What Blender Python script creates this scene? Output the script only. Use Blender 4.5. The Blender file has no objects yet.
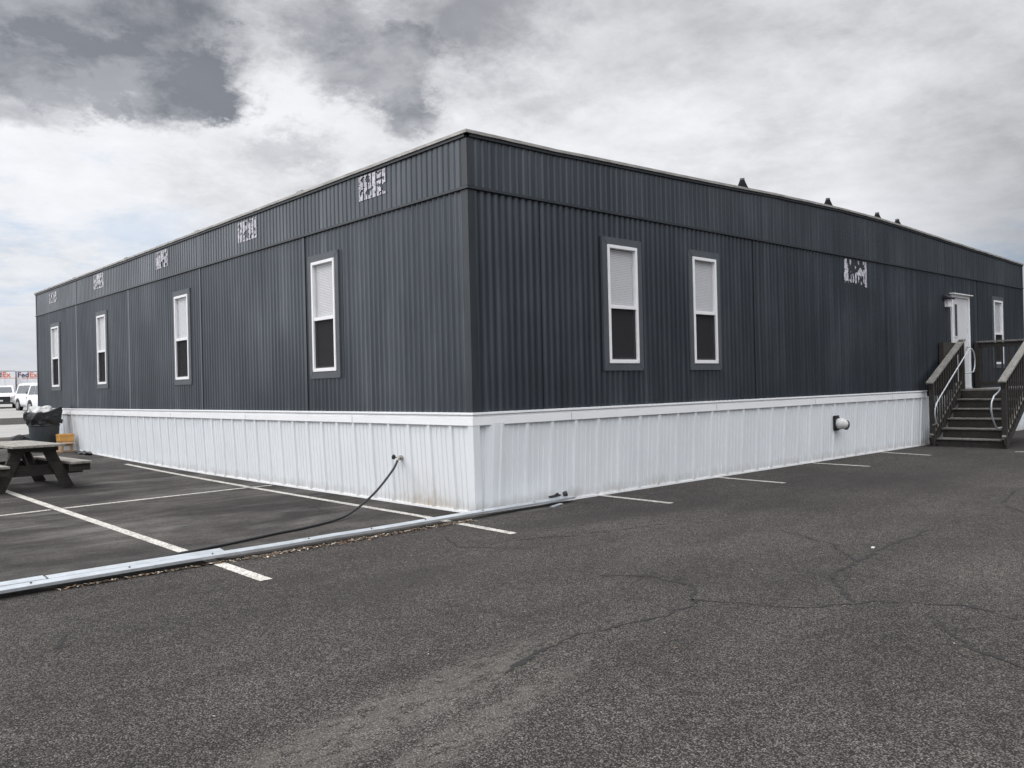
import bpy, bmesh, math, random
from mathutils import Vector, Matrix, noise as mn
random.seed(7)
D = bpy.data
scene = bpy.context.scene
COL = scene.collection
R = math.radians

# ------------------------------------------------------------------ terrain
def softplus(v):
    return v if v > 20 else math.log1p(math.exp(v))
def terr(x, y):
    # the lot climbs gently away behind the building
    return min(.0155 * softplus((y - 9) / 1.5) * 1.5, 1.18)

# ------------------------------------------------------------------ material helpers
MATS = {}
class NT:
    def __init__(s, name):
        s.m = D.materials.new(name); s.m.use_nodes = True
        s.t = s.m.node_tree; s.n = s.t.nodes; s.l = s.t.links
        s.b = s.n['Principled BSDF']; s.out = s.n['Material Output']
        MATS[name] = s.m
    def add(s, ty, **kw):
        nd = s.n.new(ty)
        for k, v in kw.items(): setattr(nd, k, v)
        return nd
    def link(s, a, b): s.l.new(a, b)
    def val(s, sock, v):
        if hasattr(v, 'default_value') or hasattr(v, 'is_output'): s.l.new(v, sock)
        else: sock.default_value = v
    def coord(s, kind='Object'):
        return s.add('ShaderNodeTexCoord').outputs[kind]
    def map(s, src, scale=(1,1,1), loc=(0,0,0), rot=(0,0,0)):
        m = s.add('ShaderNodeMapping'); s.link(src, m.inputs['Vector'])
        m.inputs['Scale'].default_value = scale; m.inputs['Location'].default_value = loc; m.inputs['Rotation'].default_value = rot
        return m.outputs[0]
    def noise(s, src, scale=5, detail=4, rough=.55, dist=0.0):
        n = s.add('ShaderNodeTexNoise'); s.link(src, n.inputs['Vector'])
        n.inputs['Scale'].default_value = scale; n.inputs['Detail'].default_value = detail
        n.inputs['Roughness'].default_value = rough; n.inputs['Distortion'].default_value = dist
        return n.outputs['Fac']
    def vor(s, src, scale=5, out='Distance', feature='F1'):
        n = s.add('ShaderNodeTexVoronoi', feature=feature); s.link(src, n.inputs['Vector']); n.inputs['Scale'].default_value = scale
        return n.outputs[out]
    def ramp(s, fac, pts, interp='LINEAR'):
        r = s.add('ShaderNodeValToRGB'); s.link(fac, r.inputs[0]); cr = r.color_ramp; cr.interpolation = interp
        while len(cr.elements) < len(pts): cr.elements.new(.5)
        for e, (p, c) in zip(cr.elements, pts):
            e.position = p; e.color = (c, c, c, 1) if isinstance(c, (int, float)) else (*c, 1)
        return r.outputs[0]
    def mix(s, fac, a, b, mode='MIX'):
        m = s.add('ShaderNodeMix', data_type='RGBA', blend_type=mode)
        s.val(m.inputs[0], fac)
        for sock, v in ((m.inputs[6], a), (m.inputs[7], b)):
            if isinstance(v, tuple): sock.default_value = (*v, 1) if len(v) == 3 else v
            else: s.link(v, sock)
        return m.outputs[2]
    def math(s, op, a, b=0.0, c=None):
        m = s.add('ShaderNodeMath', operation=op)
        s.val(m.inputs[0], a); s.val(m.inputs[1], b)
        if c is not None: s.val(m.inputs[2], c)
        return m.outputs[0]
    def sep(s, v):
        n = s.add('ShaderNodeSeparateXYZ'); s.link(v, n.inputs[0]); return n.outputs
    def bump(s, h, strength=.3, dist=.01, nrm=None):
        b = s.add('ShaderNodeBump'); b.inputs['Strength'].default_value = strength; b.inputs['Distance'].default_value = dist
        s.link(h, b.inputs['Height'])
        if nrm is not None: s.link(nrm, b.inputs['Normal'])
        s.link(b.outputs[0], s.b.inputs['Normal']); return b.outputs[0]
    def base(s, c):
        i = s.b.inputs['Base Color']
        if isinstance(c, tuple): i.default_value = (*c, 1)
        else: s.link(c, i)
    def rough(s, v): s.val(s.b.inputs['Roughness'], v)
    def set(s, **kw):
        for k, v in kw.items(): s.b.inputs[k.replace('_', ' ')].default_value = v

def simple(name, c, r=.6, metal=0.0, var=.12, scale=8.0, bump=0.0, spec=.5, stretch=(1,1,1)):
    n = NT(name); o = n.map(n.coord(), scale=stretch)
    f = n.noise(o, scale, 5, .6)
    lo = tuple(max(0, x * (1 - var)) for x in c); hi = tuple(x * (1 + var) for x in c)
    n.base(n.ramp(f, [(.3, lo), (.7, hi)]))
    n.rough(r); n.set(Metallic=metal, Specular_IOR_Level=spec)
    if bump: n.bump(n.noise(o, scale * 6, 4, .6), bump, .004)
    return n.m

# --- dark corrugated siding: weathered blue grey paint on metal
def m_siding():
    n = NT('dark_siding'); g = n.add('ShaderNodeNewGeometry').outputs['Position']
    st = n.noise(n.map(g, scale=(7, 7, .22)), 1.0, 6, .72)            # vertical streaks
    pt = n.noise(n.map(g, scale=(.7, .7, .5)), 1.0, 3, .5)
    fine = n.noise(g, 60, 3, .6)
    f = n.math('ADD', n.math('MULTIPLY', st, .55), n.math('MULTIPLY', pt, .45))
    c = n.ramp(f, [(.33, (.0085, .0108, .0145)), (.50, (.0145, .0180, .0235)), (.60, (.024, .0285, .035)), (.70, (.043, .049, .057))])
    c = n.mix(n.math('MULTIPLY', n.ramp(fine, [(.60, 0.0), (.75, 1.0)]), .18), c, (.12, .125, .13))
    n.base(c)
    n.rough(n.ramp(st, [(.3, .30), (.7, .46)]))
    n.set(Specular_IOR_Level=.75, Coat_Roughness=.30, Coat_IOR=1.55); n.b.inputs['Specular Tint'].default_value = (.77, .89, 1, 1)
    n.val(n.b.inputs['Coat Weight'], n.ramp(f, [(.36, .15), (.50, .45), (.64, .95)]))
    n.b.inputs['Coat Tint'].default_value = (.95, .98, 1, 1)
    n.bump(n.math('ADD', n.noise(n.map(g, scale=(2.2, 2.2, 1.1)), 1.0, 3, .5), n.math('MULTIPLY', fine, .04)), .25, .03)
    return n.m
# --- white metal skirting with dirt and a rust bloom by the tap
def m_skirt():
    n = NT('white_skirting'); g = n.add('ShaderNodeNewGeometry').outputs['Position']
    x, y, z = n.sep(g)
    st = n.noise(n.map(g, scale=(7, 7, .5)), 1.0, 5, .65)
    bl = n.noise(g, 1.3, 4, .6)
    c = n.ramp(n.math('ADD', n.math('MULTIPLY', st, .5), n.math('MULTIPLY', bl, .5)), [(.30, (.67, .70, .725)), (.62, (.745, .775, .80))])
    low = n.ramp(n.math('MULTIPLY_ADD', n.noise(n.map(g, scale=(6, 6, 2)), 1.0, 5, .7), .34, n.math('SUBTRACT', z, .17)), [(0.0, 1.0), (.16, 0.0)])
    c = n.mix(n.math('MULTIPLY', low, .50), c, (.34, .31, .27))
    # rust bloom: close to the corner on the long side (x<0.02, 0.35<y<1.6)
    dy = n.math('DIVIDE', n.math('SUBTRACT', y, .95), .62)
    gy = n.math('EXPONENT', n.math('MULTIPLY', n.math('MULTIPLY', dy, dy), -1.0))
    gz = n.math('EXPONENT', n.math('MULTIPLY', z, -4.2))
    on = n.math('LESS_THAN', x, .12)
    rr = n.math('MULTIPLY', n.math('MULTIPLY', gy, gz), n.math('MULTIPLY', on, n.ramp(n.noise(n.map(g, scale=(14, 14, 3)), 1.0, 5, .7), [(.38, .25), (.62, 1.0)])))
    c = n.mix(n.math('MULTIPLY', rr, .75), c, (.40, .30, .19))
    # dribble marks
    d = n.ramp(n.noise(n.map(g, scale=(26, 26, .9)), 1.0, 2, .5), [(.66, 0.0), (.74, 1.0)])
    c = n.mix(n.math('MULTIPLY', d, .08), c, (.3, .3, .3))
    n.base(c); n.rough(.42)
    n.bump(n.noise(n.map(g, scale=(1.6, 1.6, 1.0)), 1.0, 3, .5), .15, .04)
    return n.m
def m_trim_white():
    n = NT('white_trim'); g = n.add('ShaderNodeNewGeometry').outputs['Position']
    f = n.noise(n.map(g, scale=(2, 2, 9)), 1.0, 5, .65)
    c = n.ramp(f, [(.3, (.76, .77, .785)), (.65, (.83, .84, .85))])
    sp = n.ramp(n.noise(g, 22, 4, .7), [(.66, 0.0), (.78, 1.0)])
    n.base(n.mix(n.math('MULTIPLY', sp, .35), c, (.35, .33, .30))); n.rough(.4)
    return n.m
def m_asphalt():
    n = NT('asphalt'); g = n.add('ShaderNodeNewGeometry').outputs['Position']
    x, y, z = n.sep(g)
    flat = n.map(g, scale=(1, 1, 0))
    # bay surface behind the flashing: older, finer asphalt
    wob = n.math('MULTIPLY', n.math('SUBTRACT', n.noise(flat, .6, 3, .5), .5), .5)
    bay = n.math('MULTIPLY', n.ramp(n.math('ADD', n.math('ADD', y, wob), .35), [(0, 0.0), (.12, 1.0)]), n.math('LESS_THAN', x, 2.0))
    bay = n.math('MULTIPLY', bay, 1.0)
    # aggregate
    vc = n.vor(flat, 118, 'Color'); vs = n.sep(vc)[0]
    vd = n.vor(flat, 118, 'Distance')
    v2 = n.sep(n.vor(flat, 70, 'Color'))[1]
    stone = n.ramp(vs, [(.0, (.037, .034, .0315)), (.5, (.092, .084, .0775)), (.88, (.180, .165, .152)), (1.0, (.30, .277, .256))])
    stone = n.mix(.45, stone, n.ramp(v2, [(.0, (.030, .0275, .0255)), (.55, (.083, .0755, .0695)), (1.0, (.19, .174, .161))]))
    binder = (.013, .0122, .011)
    c = n.mix(n.ramp(vd, [(.38, 0.0), (.60, .92)]), stone, binder)
    # far away the grain averages out; mid-scale blotches
    b1 = n.noise(flat, .35, 5, .6, .4); b2 = n.noise(n.map(flat, scale=(.5, 1.6, 0), rot=(0, 0, R(18))), 1.1, 6, .68)
    b3 = n.noise(flat, 7, 4, .7)
    c = n.mix(1.0, c, n.ramp(b1, [(.34, .80), (.62, 1.16)]), 'MULTIPLY')
    c = n.mix(1.0, c, n.ramp(b2, [(.34, .84), (.66, 1.13)]), 'MULTIPLY')
    c = n.mix(1.0, c, n.ramp(b3, [(.3, .78), (.7, 1.2)]), 'MULTIPLY')
    # bay: smoother with pale dusty smears
    fine = n.sep(n.vor(flat, 160, 'Color'))[0]
    cb = n.ramp(n.math('ADD', n.math('MULTIPLY', n.noise(flat, 30, 5, .7), .6), n.math('MULTIPLY', fine, .4)), [(.30, (.017, .0155, .0145)), (.70, (.088, .081, .075))])
    sm = n.noise(n.map(flat, scale=(.35, 1.5, 0), rot=(0, 0, R(-6))), 1.0, 5, .6, .6)
    cb = n.mix(n.ramp(sm, [(.50, 0.0), (.68, .62)]), cb, (.125, .12, .112))
    dk = n.noise(n.map(flat, scale=(.5, .9, 0), loc=(3, 1, 0)), 1.0, 4, .6, .4)
    cb = n.mix(1.0, cb, n.ramp(dk, [(.40, .50), (.62, 1.12)]), 'MULTIPLY')
    cb = n.mix(1.0, cb, n.ramp(n.noise(n.map(flat, scale=(1, 1.8, 0)), 3.2, 6, .72), [(.34, .72), (.66, 1.3)]), 'MULTIPLY')
    c = n.mix(bay, c, cb)
    # scuffed, worn band running across the near left
    def blob(cx, cy, ang, lx, ly, w=.5):
        mp = n.add('ShaderNodeMapping', vector_type='TEXTURE'); n.link(flat, mp.inputs['Vector'])
        mp.inputs['Location'].default_value = (cx, cy, 0); mp.inputs['Rotation'].default_value = (0, 0, ang); mp.inputs['Scale'].default_value = (lx, ly, 1)
        gr = n.add('ShaderNodeTexGradient', gradient_type='SPHERICAL'); n.link(mp.outputs[0], gr.inputs[0])
        return n.math('MULTIPLY', gr.outputs['Fac'], w)
    patch = n.ramp(n.noise(n.map(flat, scale=(1, 2.2, 0), rot=(0, 0, R(-14))), 6, 7, .8), [(.44, 0.0), (.60, 1.0)])
    wear = n.math('ADD', blob(-4.45, -4.45, R(14), 1.9, .28, 1.3), blob(-4.2, -4.85, R(16), 1.5, .16, 1.0))
    c = n.mix(n.math('MINIMUM', n.math('MULTIPLY', wear, patch), .30), c, (.17, .16, .145))
    dark = n.math('MINIMUM', n.math('ADD', n.math('ADD', blob(.9, -1.2, R(-10), 2.3, .55, .75), blob(-2.4, -2.2, R(10), 1.3, .5, .5)), blob(6.5, -2.3, R(-8), 5.0, 1.6, .5)), .55)
    c = n.mix(dark, c, (.028, .026, .025))
    # oil drips and old damp marks
    oil = n.math('MULTIPLY', n.ramp(n.noise(flat, 1.7, 5, .7, .3), [(.60, 0.0), (.70, .5)]), n.ramp(n.noise(flat, 11, 4, .7), [(.35, .2), (.6, 1.0)]))
    c = n.mix(oil, c, (.020, .019, .018))
    n.base(c)
    n.rough(n.ramp(b3, [(.3, .88), (.7, 1.0)])); n.set(Specular_IOR_Level=.2)
    h = n.mix(bay, n.math('MULTIPLY', vd, -1.0), n.math('MULTIPLY', vd, -.3))
    hb = n.math('ADD', n.math('MULTIPLY', n.sep(h)[0], .8), n.math('MULTIPLY', b3, .6))
    n.bump(hb, 1.0, .010)
    return n.m
def m_paint_line():
    n = NT('worn_line_paint'); g = n.add('ShaderNodeNewGeometry').outputs['Position']
    w = n.math('ADD', n.math('MULTIPLY', n.noise(g, 14, 5, .75), .6), n.math('MULTIPLY', n.sep(n.vor(g, 80, 'Color'))[0], .4))
    c = n.mix(n.ramp(w, [(.36, .92), (.50, .0)]), n.ramp(n.noise(g, 3, 4, .6), [(.3, (.40, .38, .34)), (.7, (.60, .58, .54))]), (.10, .095, .088))
    n.base(c); n.rough(.75); n.bump(w, .4, .004)
    return n.m
def m_wood(name, a, b, scale=1.0, r=.8):
    n = NT(name); o = n.coord()
    gr = n.noise(n.map(o, scale=(3 * scale, 3 * scale, 3 * scale)), 3.0, 6, .7)
    st = n.noise(n.map(o, scale=(2, 40, 40)), 1.0, 4, .6)
    f = n.math('ADD', n.math('MULTIPLY', gr, .5), n.math('MULTIPLY', st, .5))
    n.base(n.ramp(f, [(.34, a), (.66, b)])); n.rough(r); n.bump(f, .5, .006)
    return n.m
def m_glass():
    n = NT('window_glass')
    tr = n.add('ShaderNodeBsdfTransparent'); tr.inputs[0].default_value = (.97, .98, .98, 1)
    gl = n.add('ShaderNodeBsdfGlossy'); gl.inputs['Roughness'].default_value = .03; gl.inputs[0].default_value = (.95, .95, .95, 1)
    lw = n.add('ShaderNodeLayerWeight'); lw.inputs[0].default_value = .5
    fr = n.math('MULTIPLY_ADD', n.math('POWER', lw.outputs['Facing'], 4.6), .92, .055)
    g = n.add('ShaderNodeNewGeometry').outputs['Position']
    b = n.add('ShaderNodeBump'); b.inputs['Strength'].default_value = .25; b.inputs['Distance'].default_value = .02
    n.link(n.noise(g, 1.8, 2, .5), b.inputs['Height']); n.link(b.outputs[0], gl.inputs['Normal'])
    mx = n.add('ShaderNodeMixShader'); n.link(fr, mx.inputs[0]); n.link(tr.outputs[0], mx.inputs[1]); n.link(gl.outputs[0], mx.inputs[2])
    n.link(mx.outputs[0], n.out.inputs[0]); return n.m
def m_screen():
    n = NT('insect_screen')
    tr = n.add('ShaderNodeBsdfTransparent'); df = n.add('ShaderNodeBsdfDiffuse'); df.inputs[0].default_value = (.018, .018, .02, 1)
    mx = n.add('ShaderNodeMixShader'); mx.inputs[0].default_value = .80
    n.link(tr.outputs[0], mx.inputs[1]); n.link(df.outputs[0], mx.inputs[2]); n.link(mx.outputs[0], n.out.inputs[0]); return n.m
def m_patch():
    n = NT('torn_adhesive_film'); g = n.add('ShaderNodeNewGeometry').outputs['Position']
    f = n.noise(g, 16, 4, .7)
    n.base(n.ramp(f, [(.36, (.20, .19, .23)), (.5, (.50, .49, .54)), (.62, (.66, .66, .69))])); n.rough(.6)
    return n.m

m_siding(); m_skirt(); m_trim_white(); m_asphalt(); m_paint_line(); m_glass(); m_screen(); m_patch()
m_wood('old_dark_wood', (.010, .009, .008), (.042, .038, .033))  # on the picnic table its darkness also stands for shade
m_wood('weathered_grey_wood', (.08, .072, .062), (.36, .34, .31))
m_wood('rail_cap_wood', (.085, .080, .073), (.25, .238, .22))
simple('window_trim_grey', (.070, .080, .090), .5, var=.12, scale=6)
simple('siding_trim_paint', (.026, .031, .037), .38, var=.25, scale=5, stretch=(2, 2, .4))
simple('dark_joint', (.010, .011, .012), .8)
simple('vinyl_white', (.80, .80, .81), .35, var=.03)
simple('roof_cap_metal', (.34, .33, .315), .55, metal=.2, var=.35, scale=5, stretch=(1, 1, 6))
simple('roof_membrane', (.45, .45, .44), .8, var=.2, scale=.8)
simple('blind_slat', (.62, .61, .63), .55, var=.03)
simple('interior_dark', (.035, .034, .033), .9)
simple('door_paint', (.62, .63, .645), .4, var=.05, scale=3)
simple('galvanised_steel', (.44, .47, .50), .36, metal=.35, var=.14, scale=9, bump=.1)
simple('pipe_steel', (.38, .36, .33), .45, metal=.5, var=.2, scale=30)
simple('black_rubber', (.016, .016, .017), .5, var=.2)
simple('boot_black', (.008, .008, .009), .9, spec=.1)
simple('black_plastic', (.016, .017, .019), .55, var=.2, scale=20, bump=.15)
simple('can_plastic', (.035, .042, .048), .5, var=.2, scale=14, bump=.15)
simple('litter_white', (.52, .52, .51), .6, var=.15, scale=25)
simple('cardboard', (.34, .235, .15), .8, var=.2, scale=12)
simple('orange_board', (.56, .29, .075), .6, var=.12, scale=8)
simple('car_white', (.78, .79, .80), .22, var=.02)
simple('car_black', (.012, .012, .013), .35, var=.1)
simple('car_glass', (.05, .06, .07), .08, var=.1)
simple('tyre', (.02, .02, .02), .8)
simple('rim_metal', (.35, .35, .36), .3, metal=.7)
simple('lamp_lens', (.55, .56, .58), .15)
simple('red_lens', (.35, .02, .02), .2)
simple('trailer_white', (.72, .73, .76), .4, var=.06, scale=1.5)
simple('trailer_grey', (.28, .29, .32), .5, var=.15, scale=1.5)
simple('logo_purple', (.060, .020, .085), .5, var=.03)
simple('logo_orange', (.72, .16, .07), .5, var=.03)
simple('crack_dirt', (.010, .0095, .009), .95, var=.3, scale=60)
simple('pale_lane', (.25, .245, .235), .75, var=.18, scale=.7)
simple('leaf_brown', (.16, .10, .06), .8, var=.5, scale=30)
simple('leaf_pale', (.42, .37, .30), .8, var=.4, scale=30)
simple('lamp_grey', (.25, .26, .27), .5)
simple('pebble', (.34, .33, .30), .8, var=.3, scale=40)
M = MATS

# ------------------------------------------------------------------ mesh helpers
def tag(o, label=None, cat=None, group=None, kind=None):
    if label: o['label'] = label
    if cat: o['category'] = cat
    if group: o['group'] = group
    if kind: o['kind'] = kind
    return o
def empty(name, loc=(0, 0, 0), rz=0.0):
    o = D.objects.new(name, None); COL.objects.link(o); o.location = loc; o.rotation_euler = (0, 0, rz); o.empty_display_size = .3
    return o
class MB:
    def __init__(s): s.v = []; s.f = []; s.sm = []
    def quad(s, *p, smooth=False):
        i = len(s.v); s.v += [tuple(q) for q in p]; s.f.append(tuple(range(i, i + len(p)))); s.sm.append(smooth); return s
    def box(s, x0, x1, y0, y1, z0, z1):
        if x0 > x1: x0, x1 = x1, x0
        if y0 > y1: y0, y1 = y1, y0
        if z0 > z1: z0, z1 = z1, z0
        i = len(s.v)
        s.v += [(x0,y0,z0),(x1,y0,z0),(x1,y1,z0),(x0,y1,z0),(x0,y0,z1),(x1,y0,z1),(x1,y1,z1),(x0,y1,z1)]
        for f in ((0,3,2,1),(4,5,6,7),(0,1,5,4),(1,2,6,5),(2,3,7,6),(3,0,4,7)):
            s.f.append(tuple(i + k for k in f)); s.sm.append(False)
        return s
    def bar(s, a, b, w, h, up=(0, 0, 1)):
        """square bar from a to b: w across, h along up"""
        a = Vector(a); b = Vector(b); d = (b - a).normalized(); up = Vector(up)
        sd = d.cross(up)
        if sd.length < 1e-4: sd = d.cross(Vector((1, 0, 0)))
        sd.normalize(); u = sd.cross(d).normalized()
        i = len(s.v)
        for p in (a, b):
            for (p1, p2) in ((-1, -1), (1, -1), (1, 1), (-1, 1)):
                s.v.append(tuple(p + sd * (p1 * w / 2) + u * (p2 * h / 2)))
        for f in ((3,2,1,0),(4,5,6,7),(0,1,5,4),(1,2,6,5),(2,3,7,6),(3,0,4,7)):
            s.f.append(tuple(i + k for k in f)); s.sm.append(False)
        return s
    def tube(s, pts, rad, n=10, cap=True):
        pts = [Vector(p) for p in pts]; rads = rad if isinstance(rad, (list, tuple)) else [rad] * len(pts)
        i0 = len(s.v); prev = None
        for k, p in enumerate(pts):
            d = (pts[min(k + 1, len(pts) - 1)] - pts[max(k - 1, 0)]).normalized()
            if prev is None:
                a = d.orthogonal().normalized()
            else:
                a = (prev - d * prev.dot(d)).normalized()
            prev = a; b = d.cross(a)
            for j in range(n):
                t = 2 * math.pi * j / n
                s.v.append(tuple(p + (a * math.cos(t) + b * math.sin(t)) * rads[k]))
        for k in range(len(pts) - 1):
            for j in range(n):
                q = i0 + k * n; j2 = (j + 1) % n
                s.f.append((q + j, q + j2, q + n + j2, q + n + j)); s.sm.append(True)
        if cap:
            s.f.append(tuple(i0 + j for j in reversed(range(n)))); s.sm.append(False)
            s.f.append(tuple(i0 + (len(pts) - 1) * n + j for j in range(n))); s.sm.append(False)
        return s
    def prism(s, poly, axis, a0, a1):
        """poly = list of 2D points extruded along axis between a0 and a1"""
        def P(q, a):
            if axis == 'x': return (a, q[0], q[1])
            if axis == 'y': return (q[0], a, q[1])
            return (q[0], q[1], a)
        n = len(poly); i = len(s.v)
        s.v += [P(q, a0) for q in poly] + [P(q, a1) for q in poly]
        for k in range(n):
            k2 = (k + 1) % n; s.f.append((i + k, i + k2, i + n + k2, i + n + k)); s.sm.append(False)
        s.f.append(tuple(i + k for k in reversed(range(n)))); s.sm.append(False)
        s.f.append(tuple(i + n + k for k in range(n))); s.sm.append(False)
        return s
    def build(s, name, mat, parent=None, bevel=0.0, loc=None, rot=None):
        me = D.meshes.new(name); me.from_pydata(s.v, [], s.f)
        me.polygons.foreach_set('use_smooth', s.sm)
        bm = bmesh.new(); bm.from_mesh(me)
        bmesh.ops.recalc_face_normals(bm, faces=bm.faces[:]) if bevel or getattr(s, 'recalc', True) else None
        if bevel:
            es = [e for e in bm.edges if len(e.link_faces) == 2 and e.calc_face_angle(0) > .6]
            bmesh.ops.bevel(bm, geom=es, offset=bevel, segments=2, affect='EDGES', clamp_overlap=True)
        bm.to_mesh(me); bm.free(); me.update()
        me.materials.append(M[mat] if isinstance(mat, str) else mat)
        o = D.objects.new(name, me); COL.objects.link(o)
        if parent: o.parent = parent
        if loc: o.location = loc
        if rot: o.rotation_euler = rot
        return o

# ------------------------------------------------------------------ camera
CY, CP, CR = .83194, .0034, -.02343
fw = Vector((math.cos(CY) * math.cos(CP), math.sin(CY) * math.cos(CP), math.sin(CP)))
r0 = Vector((math.sin(CY), -math.cos(CY), 0)); u0 = r0.cross(fw)
rr = r0 * math.cos(CR) + u0 * math.sin(CR); uu = -r0 * math.sin(CR) + u0 * math.cos(CR)
cam = D.cameras.new('camera'); co = D.objects.new('camera', cam); COL.objects.link(co)
cam.sensor_width = 36; cam.lens = 846.94 / 1024 * 36; cam.clip_end = 6000; cam.clip_start = .05
mt = Matrix((rr, uu, -fw)).transposed().to_4x4(); mt.translation = Vector((-6.37353, -7.68598, 1.5)); co.matrix_world = mt
scene.camera = co

# ------------------------------------------------------------------ ground
def axis_pts():
    a = [-900, -500, -300, -200, -140, -100, -70, -50, -35, -25, -18, -12, -8]
    a += [-6 + 1.0 * k for k in range(0, 60)] + [56, 62, 70, 80, 85, 90, 100, 125, 150, 200, 300, 500, 900, 1500, 3000]
    return sorted(set(a))
ys = axis_pts(); xs = [-3000, -1500, -900, -400, -200, -100, -50, -25, -12, -6, 0, 6, 12, 20, 30, 50, 80, 120, 200, 400, 900, 1500, 3000]
g = MB(); g.recalc = False
for j, y in enumerate(ys):
    for i, x in enumerate(xs): g.v.append((x, y, terr(x, y)))
for j in range(len(ys) - 1):
    for i in range(len(xs) - 1):
        a = j * len(xs) + i; g.f.append((a, a + 1, a + len(xs) + 1, a + len(xs))); g.sm.append(True)
tag(g.build('ground', 'asphalt'), kind='structure')

def strip(name, mat, pts, w, dz=.004, **kw):
    """flat ribbon along world xy points following the terrain"""
    m = MB(); m.recalc = False; out = []
    for a, b in zip(pts[:-1], pts[1:]):
        n_ = max(1, int((Vector(b) - Vector(a)).length / 1.0))
        for k in range(n_): out.append((a[0] + (b[0] - a[0]) * k / n_, a[1] + (b[1] - a[1]) * k / n_))
    out.append(pts[-1]); L = []
    for k, p in enumerate(out):
        q0 = out[max(k - 1, 0)]; q1 = out[min(k + 1, len(out) - 1)]
        d = Vector((q1[0] - q0[0], q1[1] - q0[1])).normalized(); nn = Vector((-d.y, d.x)) * w / 2
        for s_ in (1, -1):
            x, y = p[0] + nn.x * s_, p[1] + nn.y * s_
            m.v.append((x, y, terr(x, y) + dz))
    for k in range(len(out) - 1):
        m.f.append((2 * k + 1, 2 * k + 3, 2 * k + 2, 2 * k)); m.sm.append(False)
    o = m.build(name, mat); return tag(o, kind='structure')
# paler lanes beyond the building's far corner; tone includes grazing sky reflection
def lane(x0, x1, y0, y1, mat, dz=.004):
    m = MB(); m.recalc = False; n_ = max(2, int((y1 - y0) / 1.5))
    for k in range(n_ + 1):
        y = y0 + (y1 - y0) * k / n_
        m.v += [(x0, y, terr(x0, y) + dz), (x1, y, terr(x1, y) + dz)]
    for k in range(n_):
        m.f.append((2 * k, 2 * k + 1, 2 * k + 3, 2 * k + 2)); m.sm.append(True)
    return tag(m.build('road', mat), kind='structure')
lane(-60, 80, 24, 33.5, 'pale_lane'); lane(-60, 90, 41.5, 117, 'pale_lane')
for pts, w in (
    ([(-3.29, -1.33), (-3.27, -.02), (-3.22, 11.3)], .11),
    ([(-.56, -1.28), (-.50, 0), (-.47, .4), (-.42, 4.99)], .10), ([(-.41, 5.17), (-.30, 11.3)], .10),
    ([(2.19, -1.19), (2.23, .5)], .10), ([(4.88, -1.2), (5.0, .5)], .10), ([(7.83, -1.1), (7.93, .5)], .10),
    ([(10.45, -1.08), (10.8, .5)], .10), ([(12.0, -2.05), (12.15, -2.35)], .10),
    ([(-9.0, 4.25), (-3.94, 4.78), (-3.34, 4.85)], .09), ([(-3.18, 4.868), (-.42, 5.08), (-.05, 5.06)], .09),
    ([(-6.04, -1.3), (-6.0, 11.3)], .11)):
    strip('parking_line', 'worn_line_paint', pts, w)
# cracks: thin ragged ribbons
def crack(pts, w):
    m = MB(); m.recalc = False; P = []
    for a, b in zip(pts[:-1], pts[1:]):
        L_ = math.dist(a, b); k_ = max(2, int(L_ / .035))
        for k in range(k_): P.append((a[0] + (b[0] - a[0]) * k / k_, a[1] + (b[1] - a[1]) * k / k_))
    P.append(pts[-1]); out = []
    for k, p in enumerate(P):
        nx = mn.noise(Vector((p[0] * 5, p[1] * 5, 3))) * .05 + mn.noise(Vector((p[0] * 22, p[1] * 22, 4))) * .022 + random.uniform(-.010, .010); ny = mn.noise(Vector((p[0] * 5, p[1] * 5, 9))) * .05 + mn.noise(Vector((p[0] * 22, p[1] * 22, 8))) * .022 + random.uniform(-.010, .010)
        out.append(Vector((p[0] + nx, p[1] + ny)))
    for k, p in enumerate(out):
        d = (out[min(k + 1, len(out) - 1)] - out[max(k - 1, 0)]).normalized(); nn = Vector((-d.y, d.x))
        ww = w * 1.55 * max(.15, .75 + .9 * mn.noise(Vector((p.x * 8, p.y * 8, 1)))) * random.uniform(.15, 1.5)
        m.v += [(p.x + nn.x * ww, p.y + nn.y * ww, .003), (p.x - nn.x * ww, p.y - nn.y * ww, .003)]
    for k in range(len(out) - 1):
        m.f.append((2 * k, 2 * k + 1, 2 * k + 3, 2 * k + 2)); m.sm.append(False)
    tag(m.build('asphalt_crack', 'crack_dirt'), kind='structure')
for pts, w in (
    ([(-3.45, -4.33), (-2.82, -4.154), (-2.508, -4.19), (-1.949, -4.295), (-1.593, -4.235)], .012),
    ([(-1.593, -4.235), (-1.35, -4.05), (-1.19, -3.904), (-1.177, -3.471), (-1.4, -3.2)], .013),
    ([(-1.55, -4.163), (-1.239, -4.813), (-.747, -5.122), (-.505, -5.539), (-.576, -5.884)], .010),
    ([(-.9, -4.99), (-.55, -4.75), (-.217, -4.498), (.702, -4.386), (1.5, -4.3), (2.233, -4.278)], .014),
    ([(.4, -4.4), (.95, -3.9), (1.3, -3.2)], .009), ([(-1.539, -6.219), (-1.379, -5.906), (-1.0, -5.6)], .012),
    ([(-.757, -1.583), (-.177, -1.843), (.5, -2.0), (1.2, -2.1)], .008), ([(-1.0, 1.8), (-1.5, 2.2), (-2.2, 2.1)], .008),
    ([(-1.2, 3.1), (-.9, 2.3), (-1.05, 1.5)], .008), ([(-5.0, -2.1), (-4.85, -1.8)], .011),
    ([(-1.0, -2.0), (-1.4, -1.4), (-1.1, -.8)], .007), ([(3.1, -5.2), (4.5, -4.2), (6.0, -3.9)], .010)):
    crack(pts, w)

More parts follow.
